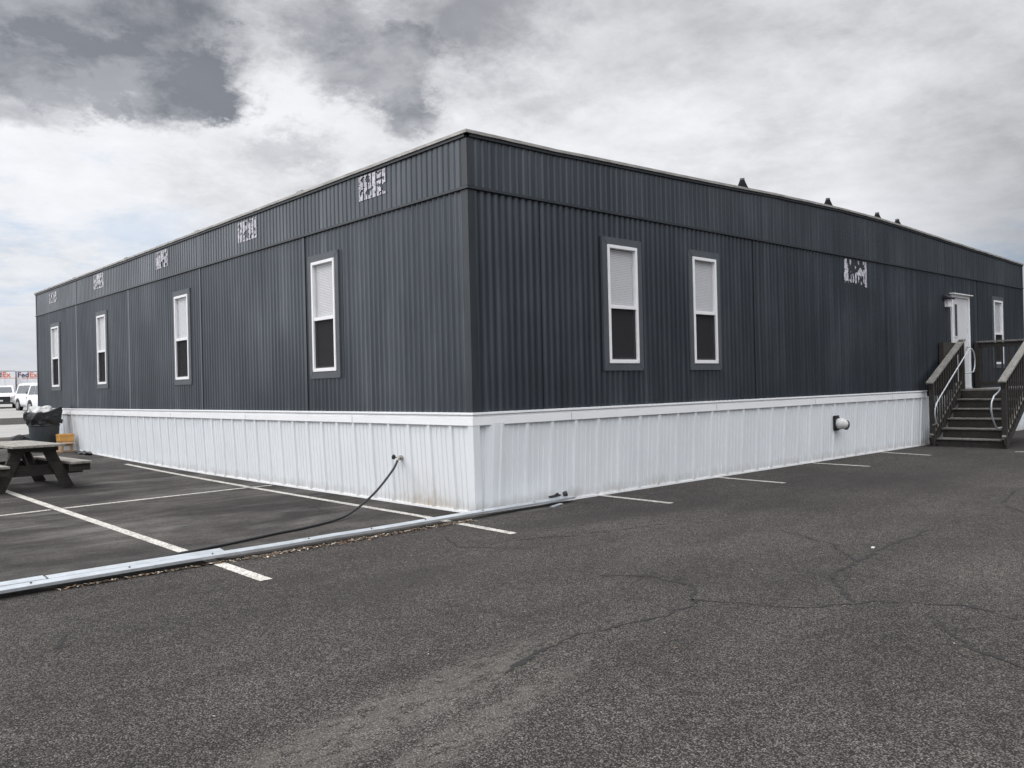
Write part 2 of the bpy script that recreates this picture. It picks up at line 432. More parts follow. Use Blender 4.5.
# ------------------------------------------------------------------ the building
LY, LX = 19.649, 19.567
ZS, ZB, ZR = 1.207, 3.858, 4.52
bld = empty('modular_building', (0, 0, 0))
tag(bld, 'long dark grey corrugated modular office building with white skirting on a parking lot', 'building')
PR = [(0, 4.52), (1.4, 4.54), (2.8, 4.58), (4.7, 4.63), (6.7, 4.70), (9.2, 4.75), (10.5, 4.75), (11.9, 4.725), (14.6, 4.647), (17.2, 4.58), (LX, 4.515)]
def zr(x):
    for (a, za), (b, zb_) in zip(PR[:-1], PR[1:]):
        if x <= b: return za + (zb_ - za) * max(0, (x - a)) / (b - a)
    return PR[-1][1]
def onwall(side, s, out, z):
    """side 'A' = long side facing -X (s along +Y); 'B' = side facing -Y (s along +X)"""
    return (-out, s, z) if side == 'A' else (s, -out, z)
def sheet(side, s0, s1, z0, z1, prof, step, openings=(), zt=None, rows=1, wav=0.0):
    """corrugated sheet along s, openings=[(s0,s1,z0,z1)], zt = function for the top edge"""
    m = MB(); m.recalc = False
    brk = set([s0, s1])
    k = 0
    while s0 + k * step < s1: brk.add(round(s0 + k * step, 5)); k += 1
    for o in openings:
        for e in o[:2]:
            if s0 < e < s1: brk.add(e)
    S = sorted(brk)
    for a, b in zip(S[:-1], S[1:]):
        if b - a < 1e-5: continue
        mid = (a + b) / 2; spans = [(z0, None)]
        for o in openings:
            if o[0] <= mid <= o[1]: spans = [(z0, o[2]), (o[3], None)]
        for zb_, ztp in spans:
            za = ztp if ztp is not None else (zt(a) if zt else z1); zc = ztp if ztp is not None else (zt(b) if zt else z1)
            for r_ in range(rows):
                f0 = r_ / rows; f1 = (r_ + 1) / rows
                def P(s, zz):
                    w = wav * mn.noise(Vector((s * 1.3, zz * .9, 5 if side == 'A' else 11))) if wav else 0
                    return onwall(side, s, prof(s) + w, zz)
                p = [P(a, zb_ + (za - zb_) * f0), P(b, zb_ + (zc - zb_) * f0), P(b, zb_ + (zc - zb_) * f1), P(a, zb_ + (za - zb_) * f1)]
                if side == 'A': p = p[::-1]
                m.quad(*p, smooth=True)
    return m
def weld(o, dist=1e-5):
    bm = bmesh.new(); bm.from_mesh(o.data); bmesh.ops.remove_doubles(bm, verts=bm.verts[:], dist=dist); bm.to_mesh(o.data); bm.free(); return o
PITCH = .112
def prof_wall(s):
    t = (s / PITCH) % 1.0; v = .5 + .5 * math.cos(2 * math.pi * t); return .0 + .021 * (v ** 1.3)
def prof_par(s):
    t = (s / .111) % 1.0
    if t < .10: return -.004 + .022 * (t / .10)
    if t < .80: return .018
    if t < .88: return .018 - .022 * ((t - .80) / .08)
    return -.004
WA = [(2.90, 3.77), (8.30, 9.18), (13.24, 14.09), (17.19, 18.11)]
WB = [(2.305, 3.146), (4.262, 5.088), (17.14, 17.98)]
ZW0, ZW1 = 1.688, 3.525
IN = .07
opA = [(a + IN, b - IN, ZW0 + IN, ZW1 - IN) for a, b in WA]
opB = [(a + IN, b - IN, ZW0 + IN, ZW1 - IN) for a, b in WB] + [(14.56, 15.53, 1.24, 3.36)]
weld(sheet('A', 0, LY, ZS, ZB, prof_wall, PITCH / 8, opA, wav=.006, rows=3).build('wall', 'dark_siding', bld))
weld(sheet('B', 0, LX, ZS, ZB, prof_wall, PITCH / 8, opB, wav=.006, rows=3).build('wall', 'dark_siding', bld))
weld(sheet('A', 0, LY, ZB, ZR - .03, prof_par, .0111, (), wav=.008).build('parapet', 'dark_siding', bld))
weld(sheet('B', 0, LX, ZB, ZR, prof_par, .0111, (), zt=lambda s: zr(s) - .03, wav=.008).build('parapet', 'dark_siding', bld))
# hidden sides and the roof
m = MB(); m.recalc = False
m.quad((LX, 0, ZS - .1), (LX, LY, ZS - .1), (LX, LY, ZR - .01), (LX, 0, ZR - .01)); m.quad((LX, LY, ZS - .1), (0, LY, ZS - .1), (0, LY, ZR - .01), (LX, LY, ZR - .01))
m.build('wall', 'dark_siding', bld)
m = MB(); m.recalc = False; N = 40
for k in range(N):
    a = LX * k / N; b = LX * (k + 1) / N
    m.quad((a, 0, zr(a) - .02), (b, 0, zr(b) - .02), (b, LY, zr(b) - .02), (a, LY, zr(a) - .02), smooth=True)
weld(m.build('roof', 'roof_membrane', bld))
# edge cap: light metal lip above a dark fascia strip
def cap(side, length, zf, z0, z1, o0, o1, name, mat, n_=40):
    m = MB()
    for k in range(n_):
        a = length * k / n_; b = length * (k + 1) / n_
        j = lambda s: .006 * mn.noise(Vector((s * 1.7, 4, 2 if side == 'A' else 8)))
        if k == 0: a = -o1
        pts = []
        for s in (a, b):
            z = zf(max(s, 0)) + j(s)
            pts += [onwall(side, s, o0, z + z0), onwall(side, s, o1, z + z0), onwall(side, s, o1, z + z1), onwall(side, s, o0, z + z1)]
        i = len(m.v); m.v += pts
        for q in range(4):
            m.f.append((i + q, i + (q + 1) % 4, i + 4 + (q + 1) % 4, i + 4 + q)); m.sm.append(False)
        if k in (0, n_ - 1):
            e = (0, 1, 2, 3) if k == 0 else (4, 5, 6, 7); m.f.append(tuple(i + q for q in e)); m.sm.append(False)
    o = m.build(name, mat, bld); return weld(o, 1e-4)
cap('A', LY, lambda s: ZR, -.062, -.028, .0, .045, 'fascia', 'siding_trim_paint')
cap('B', LX, zr, -.062, -.028, .0, .045, 'fascia', 'siding_trim_paint')
cap('A', LY, lambda s: ZR, -.026, .010, -.10, .066, 'roof_cap', 'roof_cap_metal')
cap('B', LX, zr, -.026, .010, -.10, .0655, 'roof_cap', 'roof_cap_metal')
for i in range(1, 5):                                     # cap joints over the module seams
    y = LY * i / 5; m = MB(); m.box(-.068, .06, y - .09, y + .09, ZR - .034, ZR + .03); m.build('cap_joint', 'roof_cap_metal', bld, bevel=.006)
# belt trim between wall and parapet
for side, L_ in (('A', LY), ('B', LX)):
    m = MB()
    for z0, z1, o0 in ((ZB - .012, ZB + .004, .050), (ZB + .004, ZB + .024, .036)):
        if side == 'A': m.box(-o0, 0, -o0 if z0 < ZB else -.0302, L_, z0, z1)
        else: m.box(.001, L_, -o0 + .0005, 0, z0, z1)
    m.build('belt_trim', 'siding_trim_paint', bld)
# corner trims
for z0, z1, w in ((ZS + .002, ZB - .014, .085), (ZB + .026, ZR - .072, .085)):
    m = MB(); m.prism([(-.026, -.026), (w, -.026), (w, .0), (.0, .0), (.0, w), (-.026, w)], 'z', z0, z1); m.build('corner_trim', 'siding_trim_paint', bld, bevel=.004)
m = MB(); m.box(-.026, 0, LY - .07, LY + .01, ZS + .002, ZB - .014); m.box(-.026, 0, LY - .07, LY + .01, ZB + .026, ZR - .072); m.build('corner_trim', 'siding_trim_paint', bld)
m = MB(); m.box(LX - .07, LX + .01, -.026, 0, ZS + .002, ZB - .014); m.box(LX - .07, LX + .01, -.026, 0, ZB + .026, ZR - .072); m.build('corner_trim', 'siding_trim_paint', bld)
# module seams on the long side
for i in range(1, 5):
    y = LY * i / 5
    m = MB(); m.box(-.0215, 0, y - .038, y + .038, ZS + .002, ZB - .014); m.box(-.0205, 0, y - .035, y + .035, ZB + .026, ZR - .072); m.build('seam_trim', 'dark_siding', bld, bevel=.003)
    m = MB(); m.box(-.016, -.0, y - .043, y - .0385, ZS + .002, ZB - .014); m.build('seam_joint', 'dark_joint', bld)
# sheet laps on the short side
for s_ in (1.16, 6.1, 11.1, 16.2):
    m = MB(); m.box(s_, s_ + .003, -.0125, 0, ZS + .002, ZB - .014); m.build('sheet_lap', 'dark_joint', bld)
# skirting
def prof_skirt(s):
    t = (s + .07) % .44; r_ = 0.0
    if t < .014: r_ = .026 * t / .014
    elif t < .064: r_ = .026
    elif t < .072: r_ = .026 - .040 * ((t - .064) / .008)
    elif t < .084: r_ = -.014
    elif t < .090: r_ = -.014 * (1 - (t - .084) / .006)
    for c in (.165, .255, .345):
        d = abs(t - c)
        if d < .014: r_ = .009 * min(1, (1 - d / .014) * 2.2)
    return r_
def skirt(side, L_):
    m = MB(); m.recalc = False; S = []
    s = .0
    while s < L_:
        S.append(s); s += .0044
    S.append(L_); rows = 6; Z = [.0 + (1.075) * k / rows for k in range(rows + 1)]
    def P(s, z):
        lean = .012 - .055 * (1 - z / 1.075)
        o = lean + prof_skirt(s) + .0035 * mn.noise(Vector((s * .9, z * .9, 20 if side == 'A' else 31)))
        if side == 'B':                                     # the dented first panel by the corner
            o += .055 * math.exp(-((s - .33) / .12) ** 2) * (.4 + .6 * z) - .03 * math.exp(-((s - .14) / .07) ** 2)
        zz = z + terr(0, s if side == 'A' else 0) * (1 - z / 1.075)
        if s < .0001: o = lean if side == 'A' else lean
        return o, zz
    for a, b in zip(S[:-1], S[1:]):
        for z0, z1 in zip(Z[:-1], Z[1:]):
            q = []
            for s_, z_ in ((a, z0), (b, z0), (b, z1), (a, z1)):
                o, zz = P(s_, z_); ss = s_
                if s_ == 0: ss = .055 * (1 - z_ / 1.075) - .012
                q.append(onwall(side, ss, o, zz))
            if side == 'A': q = q[::-1]
            m.quad(*q, smooth=False)
    return weld(m.build('skirting', 'white_skirting', bld))
skirt('A', LY); skirt('B', 14.2)
m = MB(); m.recalc = False; m.quad((0, LY, -.1), (LX, LY, -.1), (LX, LY, ZS), (0, LY, ZS)); m.quad((LX, 0, -.1), (LX, LY, -.1), (LX, LY, ZS), (LX, 0, ZS)); m.quad((14.2, .05, 0), (LX, .05, 0), (LX, .0, ZS), (14.2, .0, ZS))
m.build('skirting', 'white_skirting', bld)
# skirt corner post and ends
m = MB()
i = len(m.v)
for z, lean in ((.0, .043), (1.075, -.012)):
    m.v += [(lean - .030, lean - .030, z), (lean + .075, lean - .030, z), (lean + .075, lean - .02, z), (lean - .02, lean + .075, z), (lean - .030, lean + .075, z)]
n5 = 5
for k in range(n5): m.f.append((k, (k + 1) % n5, n5 + (k + 1) % n5, n5 + k)); m.sm.append(False)
m.build('skirt_corner', 'white_skirting', bld, bevel=.004)
m = MB(); m.box(-.035, .02, LY - .09, LY + .02, .14, 1.075); m.build('skirt_corner', 'white_skirting', bld)
# cap flashing over the skirting
m = MB()
for z0, z1, o_ in ((1.052, 1.150, .046), (1.150, 1.180, .034), (1.180, ZS, .052)):
    m.prism([(-o_, -o_), (12.95, -o_), (12.95, 0), (0, 0), (0, LY + .02), (-o_, LY + .02)], 'z', z0, z1)
m.build('drip_flashing', 'white_trim', bld, bevel=.003)
for s in (1.62, 4.9, 8.0, 11.2): m = MB(); m.box(s, s + .005, -.049, -.03, 1.056, 1.148); m.build('flashing_joint', 'trailer_grey', bld)
for s in (2.6, 6.0, 9.4, 12.9, 16.3): m = MB(); m.box(-.049, -.03, s, s + .005, 1.056, 1.148); m.build('flashing_joint', 'trailer_grey', bld)
# bottom track
m = MB()
for k in range(20):
    y0 = .06 + (LY - .06) * k / 20; y1 = .06 + (LY - .06) * (k + 1) / 20
    m.bar((.030, y0, terr(0, y0) + .012), (.030, y1, terr(0, y1) + .012), .03, .03)
m.bar((.06, .030, .012), (13.0, .030, .012), .03, .03)
m.build('bottom_track', 'white_trim', bld)

# windows: thing > window > frame pieces
def window(side, a, b, z0=ZW0, z1=ZW1, last=False):
    def bx(m, s0, s1, o0, o1, q0, q1):
        if side == 'A': m.box(-o1, -o0, s0, s1, q0, q1)
        else: m.box(s0, s1, -o1, -o0, q0, q1)
    # outer painted trim
    def ring(s0, s1, q0, q1, w, o0, o1):
        m = MB()
        outer = [(s0, q0), (s1, q0), (s1, q1), (s0, q1)]; inner = [(s0 + w, q0 + w), (s1 - w, q0 + w), (s1 - w, q1 - w), (s0 + w, q1 - w)]
        for k in range(4):
            k2 = (k + 1) % 4; i = len(m.v)
            for o in (o0, o1):
                for p in (outer[k], outer[k2], inner[k2], inner[k]): m.v.append(onwall(side, p[0], o, p[1]))
            for f in ((0,1,2,3),(4,5,6,7),(0,1,5,4),(1,2,6,5),(2,3,7,6),(3,0,4,7)): m.f.append(tuple(i + q for q in f)); m.sm.append(False)
        return m
    w = ring(a, b, z0, z1, .105, .0, .040).build('window', 'window_trim_grey', bld, bevel=.004)
    fr = ring(a + .103, b - .103, z0 + .103, z1 - .103, .046, -.03, .050).build('frame', 'vinyl_white', w, bevel=.004)
    i0, i1, q0, q1 = a + .149, b - .149, z0 + .149, z1 - .149; zm = 2.575
    m = MB(); bx(m, i0, i1, -.02, .040, zm - .028, zm + .022); m.build('meeting_rail', 'vinyl_white', w, bevel=.003)
    m = MB(); bx(m, i0, i0 + .022, -.03, .012, q0, zm - .028); bx(m, i1 - .022, i1, -.03, .012, q0, zm - .028); bx(m, i0 + .022, i1 - .022, -.03, .012, q0, q0 + .03); m.build('sash', 'vinyl_white', w)
    for (p0, p1, o, mat, nm) in ((q0, zm - .028, .004, 'window_glass', 'pane'), (zm + .022, q1, .016, 'window_glass', 'pane'), (q0 + .01, zm - .03, .022, 'insect_screen', 'insect_screen')):
        m = MB(); m.recalc = False; m.quad(*[onwall(side, s_, o, z_) for s_, z_ in ((i0, p0), (i1, p0), (i1, p1), (i0, p1))]); m.build(nm, mat, w)
    # blinds: slats
    m = MB(); z = q1 - .02; k = 0
    while z > q0 + .015:
        tl = .0115
        for s_ in (0,):
            p = [onwall(side, i0 + .003, -.016, z + tl), onwall(side, i1 - .003, -.016, z + tl), onwall(side, i1 - .003, -.010, z - tl), onwall(side, i0 + .003, -.010, z - tl)]
        m.quad(*p); z -= .0235; k += 1
    m.recalc = False; m.build('blind', 'blind_slat', w)
    # room void behind
    m = MB(); m.recalc = False; d = .5
    P = lambda s_, o, z_: onwall(side, s_, o, z_)
    c = [(a + .02, z0 + .02), (b - .02, z0 + .02), (b - .02, z1 - .02), (a + .02, z1 - .02)]
    m.quad(*[P(s_, -d, z_) for s_, z_ in c])
    for k in range(4):
        (s0_, q0_), (s1_, q1_) = c[k], c[(k + 1) % 4]; m.quad(P(s0_, -.004, q0_), P(s1_, -.004, q1_), P(s1_, -d, q1_), P(s0_, -d, q0_))
    m.build('recess', 'interior_dark', w)
for a, b in WA: window('A', a, b)
for a, b in WB: window('B', a, b)
# door
dr = MB(); dr.box(14.565, 15.525, -.012, .035, 1.245, 3.355); door = dr.build('door', 'door_paint', bld, bevel=.004)
m = MB(); m.box(14.497, 14.563, -.045, .05, 1.235, 3.42); m.box(15.527, 15.593, -.045, .05, 1.235, 3.42); m.box(14.563, 15.527, -.045, .05, 3.357, 3.42); m.build('door_frame', 'vinyl_white', door, bevel=.003)
m = MB(); m.box(14.44, 15.65, -.11, 0, 3.422, 3.445); m.build('drip_cap', 'vinyl_white', door, bevel=.003)
m = MB(); m.box(14.70, 14.86, -.018, -.008, 2.45, 3.20); m.build('vision_panel', 'car_glass', door)
m = MB(); m.box(14.675, 14.70, -.022, -.010, 2.425, 3.225); m.box(14.86, 14.885, -.022, -.010, 2.425, 3.225); m.box(14.70, 14.86, -.022, -.010, 3.2, 3.225); m.box(14.70, 14.86, -.022, -.010, 2.425, 2.45); m.build('panel_frame', 'door_paint', door)
m = MB(); m.tube([(15.43, -.01, 2.2), (15.43, -.07, 2.2)], .02); m.tube([(15.43, -.07, 2.2), (15.30, -.07, 2.19)], .012); m.build('handle', 'pipe_steel', door)
m = MB(); m.box(14.5, 15.6, -.06, .0, 1.208, 1.234); m.build('threshold', 'vinyl_white', door)
# wall light by the door
wl = MB(); wl.box(14.14, 14.34, -.10, -.0, 3.10, 3.29); wlo = wl.build('wall_light', 'vinyl_white', bld, bevel=.012)
m = MB(); m.prism([(-.0, 3.292), (-.16, 3.28), (-.17, 3.31), (-.05, 3.37), (0, 3.37)], 'x', 14.02, 14.36); m.build('hood', 'black_plastic', wlo, bevel=.005)
# vent hood on the skirting
bx_ = 8.86
v = MB(); v.box(bx_ - .14, bx_ + .06, -.045, .0, .54, .82); vo = v.build('dryer_vent', 'car_black', bld, bevel=.01)
m = MB(); m.tube([(bx_ - .02, -.03, .66), (bx_ - .02, -.07, .665), (bx_, -.11, .66), (bx_ + .03, -.14, .65), (bx_ + .06, -.155, .64)], [.10, .105, .10, .09, .08], 18); m.build('elbow', 'litter_white', vo)
m = MB(); m.tube([(bx_ + .055, -.152, .641), (bx_ + .075, -.162, .637)], .092, 18); m.build('damper', 'can_plastic', vo)
m = MB(); m.bar((bx_ - .01, -.06, .80), (bx_ + .07, -.12, .74), .02, .012); m.build('clip', 'trailer_white', vo)
# hose tap
tp = MB(); tp.tube([(.0, 1.49, .61), (-.075, 1.475, .61)], .016); tp.tube([(-.05, 1.50, .61), (-.085, 1.45, .60), (-.10, 1.44, .575)], .018); tpo = tp.build('hose_tap', 'pipe_steel', bld)
m = MB(); m.tube([(-.06, 1.50, .615), (-.085, 1.55, .62)], .007); m.tube([(-.080, 1.535, .62), (-.09, 1.555, .622)], .032, 12); m.build('tap_wheel', 'black_plastic', tpo)
m = MB(); m.tube([(-.002, 1.49, .61), (-.022, 1.487, .61)], .032, 12); m.build('flange', 'pipe_steel', tpo)
# torn patches left by removed signs
def torn(side, s0, s1, z0, z1, seed, off, border, thr):
    m = MB(); m.recalc = False; nx, nz = 26, 20
    for i in range(nx):
        for j in range(nz):
            u = i / nx; w = j / nz
            f = mn.fractal(Vector((u * 5.5 + seed, w * 4.5, seed)), .9, 2.1, 3)
            edge = min(i, nx - 1 - i, j, nz - 1 - j)
            keep = f > thr - (border if edge < 1 else border * .3 if edge < 2 else 0)
            a = s0 + (s1 - s0) * u; b = s0 + (s1 - s0) * (i + 1) / nx; c = z0 + (z1 - z0) * w; d = z0 + (z1 - z0) * (j + 1) / nz
            t = (((a + b) / 2) / .111) % 1.0
            if .84 < t or t < .06: keep = False
            if keep:
                q = [onwall(side, a, off, c), onwall(side, b, off, c), onwall(side, b, off, d), onwall(side, a, off, d)]
                m.quad(*(q[::-1] if side == 'A' else q))
    return m.build('torn_sign_film', 'torn_adhesive_film', bld)
for k, (a, b, c, d) in enumerate(((1.645, 2.325, 4.10, 4.435), (5.46, 6.17, 4.07, 4.41), (9.40, 10.06, 4.075, 4.425), (13.45, 14.18, 4.08, 4.42), (17.45, 18.16, 4.09, 4.37))):
    torn('A', a, b, c, d, 3.1 + k * 7.7, .0285, .35, -.16 if k < 4 else .0)
def torn_b():
    m = MB(); m.recalc = False; s0, s1, z0, z1 = 9.27, 10.22, 3.31, 3.815; nx, nz = 44, 26
    for i in range(nx):
        for j in range(nz):
            u = i / nx; w = j / nz; a = s0 + (s1 - s0) * u; b = s0 + (s1 - s0) * (i + 1) / nx; c = z0 + (z1 - z0) * w; d = z0 + (z1 - z0) * (j + 1) / nz
            keep = u > .90 or (.04 < u < .12 and w > .22 - .3 * u) or (u < .16 and .12 < w < .45) or (u < .26 and .12 < w < .2)
            keep = keep or (.55 < u < .86 and .30 + .25 * u * .6 < w < .62 + .1 * math.sin(u * 20)) or (u > .82 and .5 < w < .68)
            f = mn.fractal(Vector((u * 9, w * 3.2, 4.4)), .9, 2.1, 3)
            t = (a / PITCH) % 1.0
            if f > .05 and w > .06 + .2 * abs(mn.noise(Vector((u * 6, 1, 1)))) and (t < .28 or t > .80): keep = True
            if keep: m.quad(onwall('B', a, .0205, c), onwall('B', b, .0205, c), onwall('B', b, .0205, d), onwall('B', a, .0205, d))
    m.build('torn_sign_film', 'torn_adhesive_film', bld)
torn_b()
# roof vents
for x in (6.41, 9.43, 11.58, 12.57):
    z = zr(x) - .02; m = MB(); m.tube([(x, .35, z), (x, .35, z + .06), (x, .35, z + .18), (x, .35, z + .29)], [.19, .155, .085, .04], 14); vo = m.build('roof_vent', 'boot_black', bld)
    m = MB(); m.tube([(x, .35, z + .26), (x, .35, z + .32)], .042, 12); m.build('vent_pipe', 'can_plastic', vo)

# ------------------------------------------------------------------ timber stairs and landing
st = empty('wooden_stairs', (12.7, -.95, 0))
tag(st, 'weathered timber steps with railings and landing leading up to the white door', 'stairs')
def part(mb, name, mat, parent, **kw):
    o = mb.build(name, mat, None, **kw)
    par = parent
    o.parent = par
    # keep world placement: parents are only translated / turned about z
    o.matrix_parent_inverse = (Matrix.Translation(Vector(par.location)) @ Matrix.Rotation(par.rotation_euler.z, 4, 'Z')).inverted() if par.type == 'EMPTY' else Matrix.Identity(4)
    return o
YL, YR = -.24, -1.66
for k in range(5):
    x = 12.79 + .305 * k; z = .175 + .2045 * k
    m = MB(); m.box(x - .015, x + .29, YR + .05, YL - .05, z - .035, z); m.box(x - .03, x - .017, YR + .05, YL - .05, z - .03, z - .002)
    so = part(m, 'step', 'rail_cap_wood', st, bevel=.006)
    m = MB(); m.box(x + .012, x + .035, YR + .055, YL - .055, z - .2045 if k else .0, z - .037); rs = m.build('riser', 'old_dark_wood', None); rs.parent = so
m = MB(); x = 12.79 + .305 * 5
m.box(x - .012, x + .02, YR + .05, YL - .05, .99, 1.165); part(m, 'riser', 'old_dark_wood', st)
m = MB(); yy = YL + .12
for k in range(12):
    x0 = 14.32 + k * .145; m.box(x0, x0 + .138, -1.72, -.12, 1.168, 1.205)
part(m, 'deck', 'rail_cap_wood', st, bevel=.004)
m = MB(); m.box(14.33, 16.05, -1.70, -1.66, .98, 1.165); m.box(14.33, 16.05, -.18, -.14, .98, 1.165); m.box(14.36, 14.40, -1.66, -.18, .98, 1.0); m.box(16.0, 16.04, -1.66, -.18, .98, 1.165); part(m, 'deck_joist', 'old_dark_wood', st)
for y in (YL, YR):
    m = MB(); m.bar((12.62, y, .08), (14.36, y, 1.235), .045, .27, up=(0, 0, 1)); part(m, 'stringer', 'old_dark_wood', st)
    m = MB(); m.bar((12.62, y, .235), (14.36, y, 1.39), .075, .035, up=(0, 0, 1)); part(m, 'bottom_rail', 'weathered_grey_wood' if y == YR else 'rail_cap_wood', st, bevel=.004)  # near rail gets the paler wood to paint in light falling on it
    # sloped cap
    z0, z1, xa, xb = 1.36, 2.35, 12.60, 14.55
    m = MB(); m.bar((xa, y + .01, z0), (xb, y + .01, z1), .15, .038); part(m, 'rail_cap', 'rail_cap_wood', st, bevel=.005)
    m = MB(); m.bar((xa + .03, y, z0 - .09), (xb, y, z1 - .09), .04, .12); part(m, 'top_rail', 'old_dark_wood', st)
    for k in range(12):
        x = 12.84 + k * .136; zb_ = .10 + (x - 12.62) * .664; zt_ = z0 - .04 + (x - xa) * (z1 - z0) / (xb - xa) - .03
        m = MB(); m.box(x - .02, x + .02, y - .045, y - .022, zb_, zt_); part(m, 'baluster', 'old_dark_wood', st)
    for (x, zt_) in ((12.70, 1.36), (14.46, 2.33)):
        m = MB(); m.box(x - .047, x + .047, y - .047, y + .047, 0, zt_); part(m, 'post', 'old_dark_wood', st, bevel=.005)
# landing rails: far end, front, short wall stub
for (a, b) in (((15.9, -.08), (15.9, -1.66)), ((14.46, -1.66), (15.98, -1.66))):
    A = Vector((*a, 0)); B = Vector((*b, 0)); d = (B - A); L_ = d.length; d.normalize()
    m = MB(); m.bar((a[0], a[1], 2.325), (b[0], b[1], 2.325), .14, .038); part(m, 'rail_cap', 'rail_cap_wood', st, bevel=.005)
    m = MB(); m.bar((a[0], a[1], 2.24), (b[0], b[1], 2.24), .04, .11); part(m, 'top_rail', 'old_dark_wood', st)
    m = MB(); m.bar((a[0], a[1], 1.31), (b[0], b[1], 1.31), .04, .09); part(m, 'lower_rail', 'old_dark_wood', st)
    k = .1
    while k < L_ - .05:
        p = A + d * k; m = MB(); m.box(p.x - .012, p.x + .012, p.y - .019, p.y + .019, 1.27, 2.22); part(m, 'baluster', 'old_dark_wood', st); k += .15
for (x, y) in ((15.9, -.08), (15.9, -1.66)):
    m = MB(); m.box(x - .055, x + .055, y - .055, y + .055, 0, 2.30); part(m, 'post', 'old_dark_wood', st, bevel=.005)
# wall-side rail on the landing before the door
m = MB(); m.box(13.70, 14.42, -.13, -.03, 1.35, 2.28); part(m, 'side_panel', 'old_dark_wood', st)
# pipe grab rails with returned ends
def arc(c, r_, a0, a1, y, n_=8):
    return [(c[0] + r_ * math.cos(a0 + (a1 - a0) * k / n_), y, c[1] + r_ * math.sin(a0 + (a1 - a0) * k / n_)) for k in range(n_ + 1)]
y = YL - .11
m = MB(); m.tube([(12.66, y + .09, .46), (12.66, y, .50), (12.60, y, .58), (12.56, y, .70), (12.58, y, .82), (12.66, y, .93), (12.9, y, 1.09), (13.6, y, 1.52), (14.4, y, 2.00), (14.62, y, 2.12), (14.78, y, 2.13), (14.90, y, 2.05), (14.95, y, 1.9), (14.93, y, 1.72), (14.84, y, 1.60), (14.66, y, 1.58), (14.5, y + .07, 1.58)], .015, 10)
part(m, 'grab_rail', 'galvanised_steel', st)
y = YR + .11
m = MB(); m.tube([(12.66, y - .07, .44), (12.60, y, .42), (12.50, y, .47), (12.36, y, .62), (12.28, y, .80), (12.31, y, .96), (12.45, y, 1.08), (12.75, y, 1.17), (13.4, y, 1.56), (14.3, y, 2.05), (14.6, y, 2.1)], .016, 10)
part(m, 'grab_rail', 'galvanised_steel', st)
# gravel-ish rough pad in front of the bottom step is part of the asphalt

# ------------------------------------------------------------------ picnic table
pt = empty('picnic_table', (-2.93, 8.38, 0), R(3))
tag(pt, 'weathered wooden picnic table with attached benches beside the trash can', 'picnic table')
HL = 1.05
for k in range(5):
    x0 = -.385 + k * .155; m = MB(); m.box(x0, x0 + .148, -HL - .02 * (k % 2), HL, .712, .75); m.build('tabletop_board', 'weathered_grey_wood', pt, bevel=.005)
for s_ in (-1, 1):
    m = MB(); m.box(s_ * .44 if s_ > 0 else -.76, s_ * .76 if s_ > 0 else -.44, -HL - .08, HL, .412, .452); m.build('bench', 'weathered_grey_wood', pt, bevel=.006)
for y in (-.72, .72):  # legs and beams in dark wood to paint in shade under the top
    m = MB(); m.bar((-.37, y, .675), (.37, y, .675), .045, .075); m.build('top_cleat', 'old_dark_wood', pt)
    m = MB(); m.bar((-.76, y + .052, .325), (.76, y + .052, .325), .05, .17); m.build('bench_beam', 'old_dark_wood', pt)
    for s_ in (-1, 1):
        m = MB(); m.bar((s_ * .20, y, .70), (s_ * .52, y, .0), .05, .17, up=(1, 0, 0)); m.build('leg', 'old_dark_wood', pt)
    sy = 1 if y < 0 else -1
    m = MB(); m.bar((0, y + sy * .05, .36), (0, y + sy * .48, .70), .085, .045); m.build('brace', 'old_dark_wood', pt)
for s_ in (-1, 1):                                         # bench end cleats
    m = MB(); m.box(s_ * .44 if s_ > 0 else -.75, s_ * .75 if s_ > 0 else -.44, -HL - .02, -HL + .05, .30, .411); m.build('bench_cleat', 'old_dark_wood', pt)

# ------------------------------------------------------------------ trash can, bag, boxes
cx, cy = -.60, 16.6; cz = terr(cx, cy)
tc = empty('trash_can', (cx, cy, cz))
tc.scale = (1, 1, 1.1)
tag(tc, 'round dark grey trash can overflowing with bagged rubbish by the building corner', 'trash can')
m = MB(); m.tube([(0, 0, 0), (0, 0, .03), (0, 0, .60), (0, 0, .86)], [.30, .315, .355, .375], 28); m.tube([(0, 0, .60), (0, 0, .63)], .368, 28); m.build('body', 'can_plastic', tc)
m = MB(); m.tube([(0, 0, .83), (0, 0, .87)], .40, 28); m.build('rim', 'can_plastic', tc)
for s_ in (-1, 1):
    m = MB(); m.box(s_ * .36, s_ * .43, -.06, .06, .68, .74); m.build('handle', 'can_plastic', tc)
def crumple(name, mat, parent, fn, n1=36, n2=14, seed=0, amp=.05, fr=4.0, loc=None):
    m = MB(); m.recalc = False; V = []
    for j in range(n2 + 1):
        for i in range(n1):
            p = Vector(fn(2 * math.pi * i / n1, j / n2)); q = p * fr + Vector((seed, 0, 0))
            p += Vector((mn.noise(q), mn.noise(q + Vector((7, 1, 0))), mn.noise(q + Vector((1, 9, 3))))) * amp; V.append(tuple(p))
    m.v = V
    for j in range(n2):
        for i in range(n1):
            i2 = (i + 1) % n1; m.f.append((j * n1 + i, j * n1 + i2, (j + 1) * n1 + i2, (j + 1) * n1 + i)); m.sm.append(random.random() < .6)
    return m.build(name, mat, parent, loc=loc)
def liner(t, v):
    z = .64 + .40 * v if v < .75 else .94 - .35 * (v - .75); r_ = .385 + .035 * math.sin(v * 3) + .015 * math.sin(7 * t)
    if v > .75: r_ = .40 - .5 * (v - .75)
    z += .13 * max(0, math.cos(t + .3)) * v
    return (r_ * math.cos(t), r_ * math.sin(t), z)
crumple('liner', 'black_plastic', tc, liner, seed=3, amp=.06, fr=7)
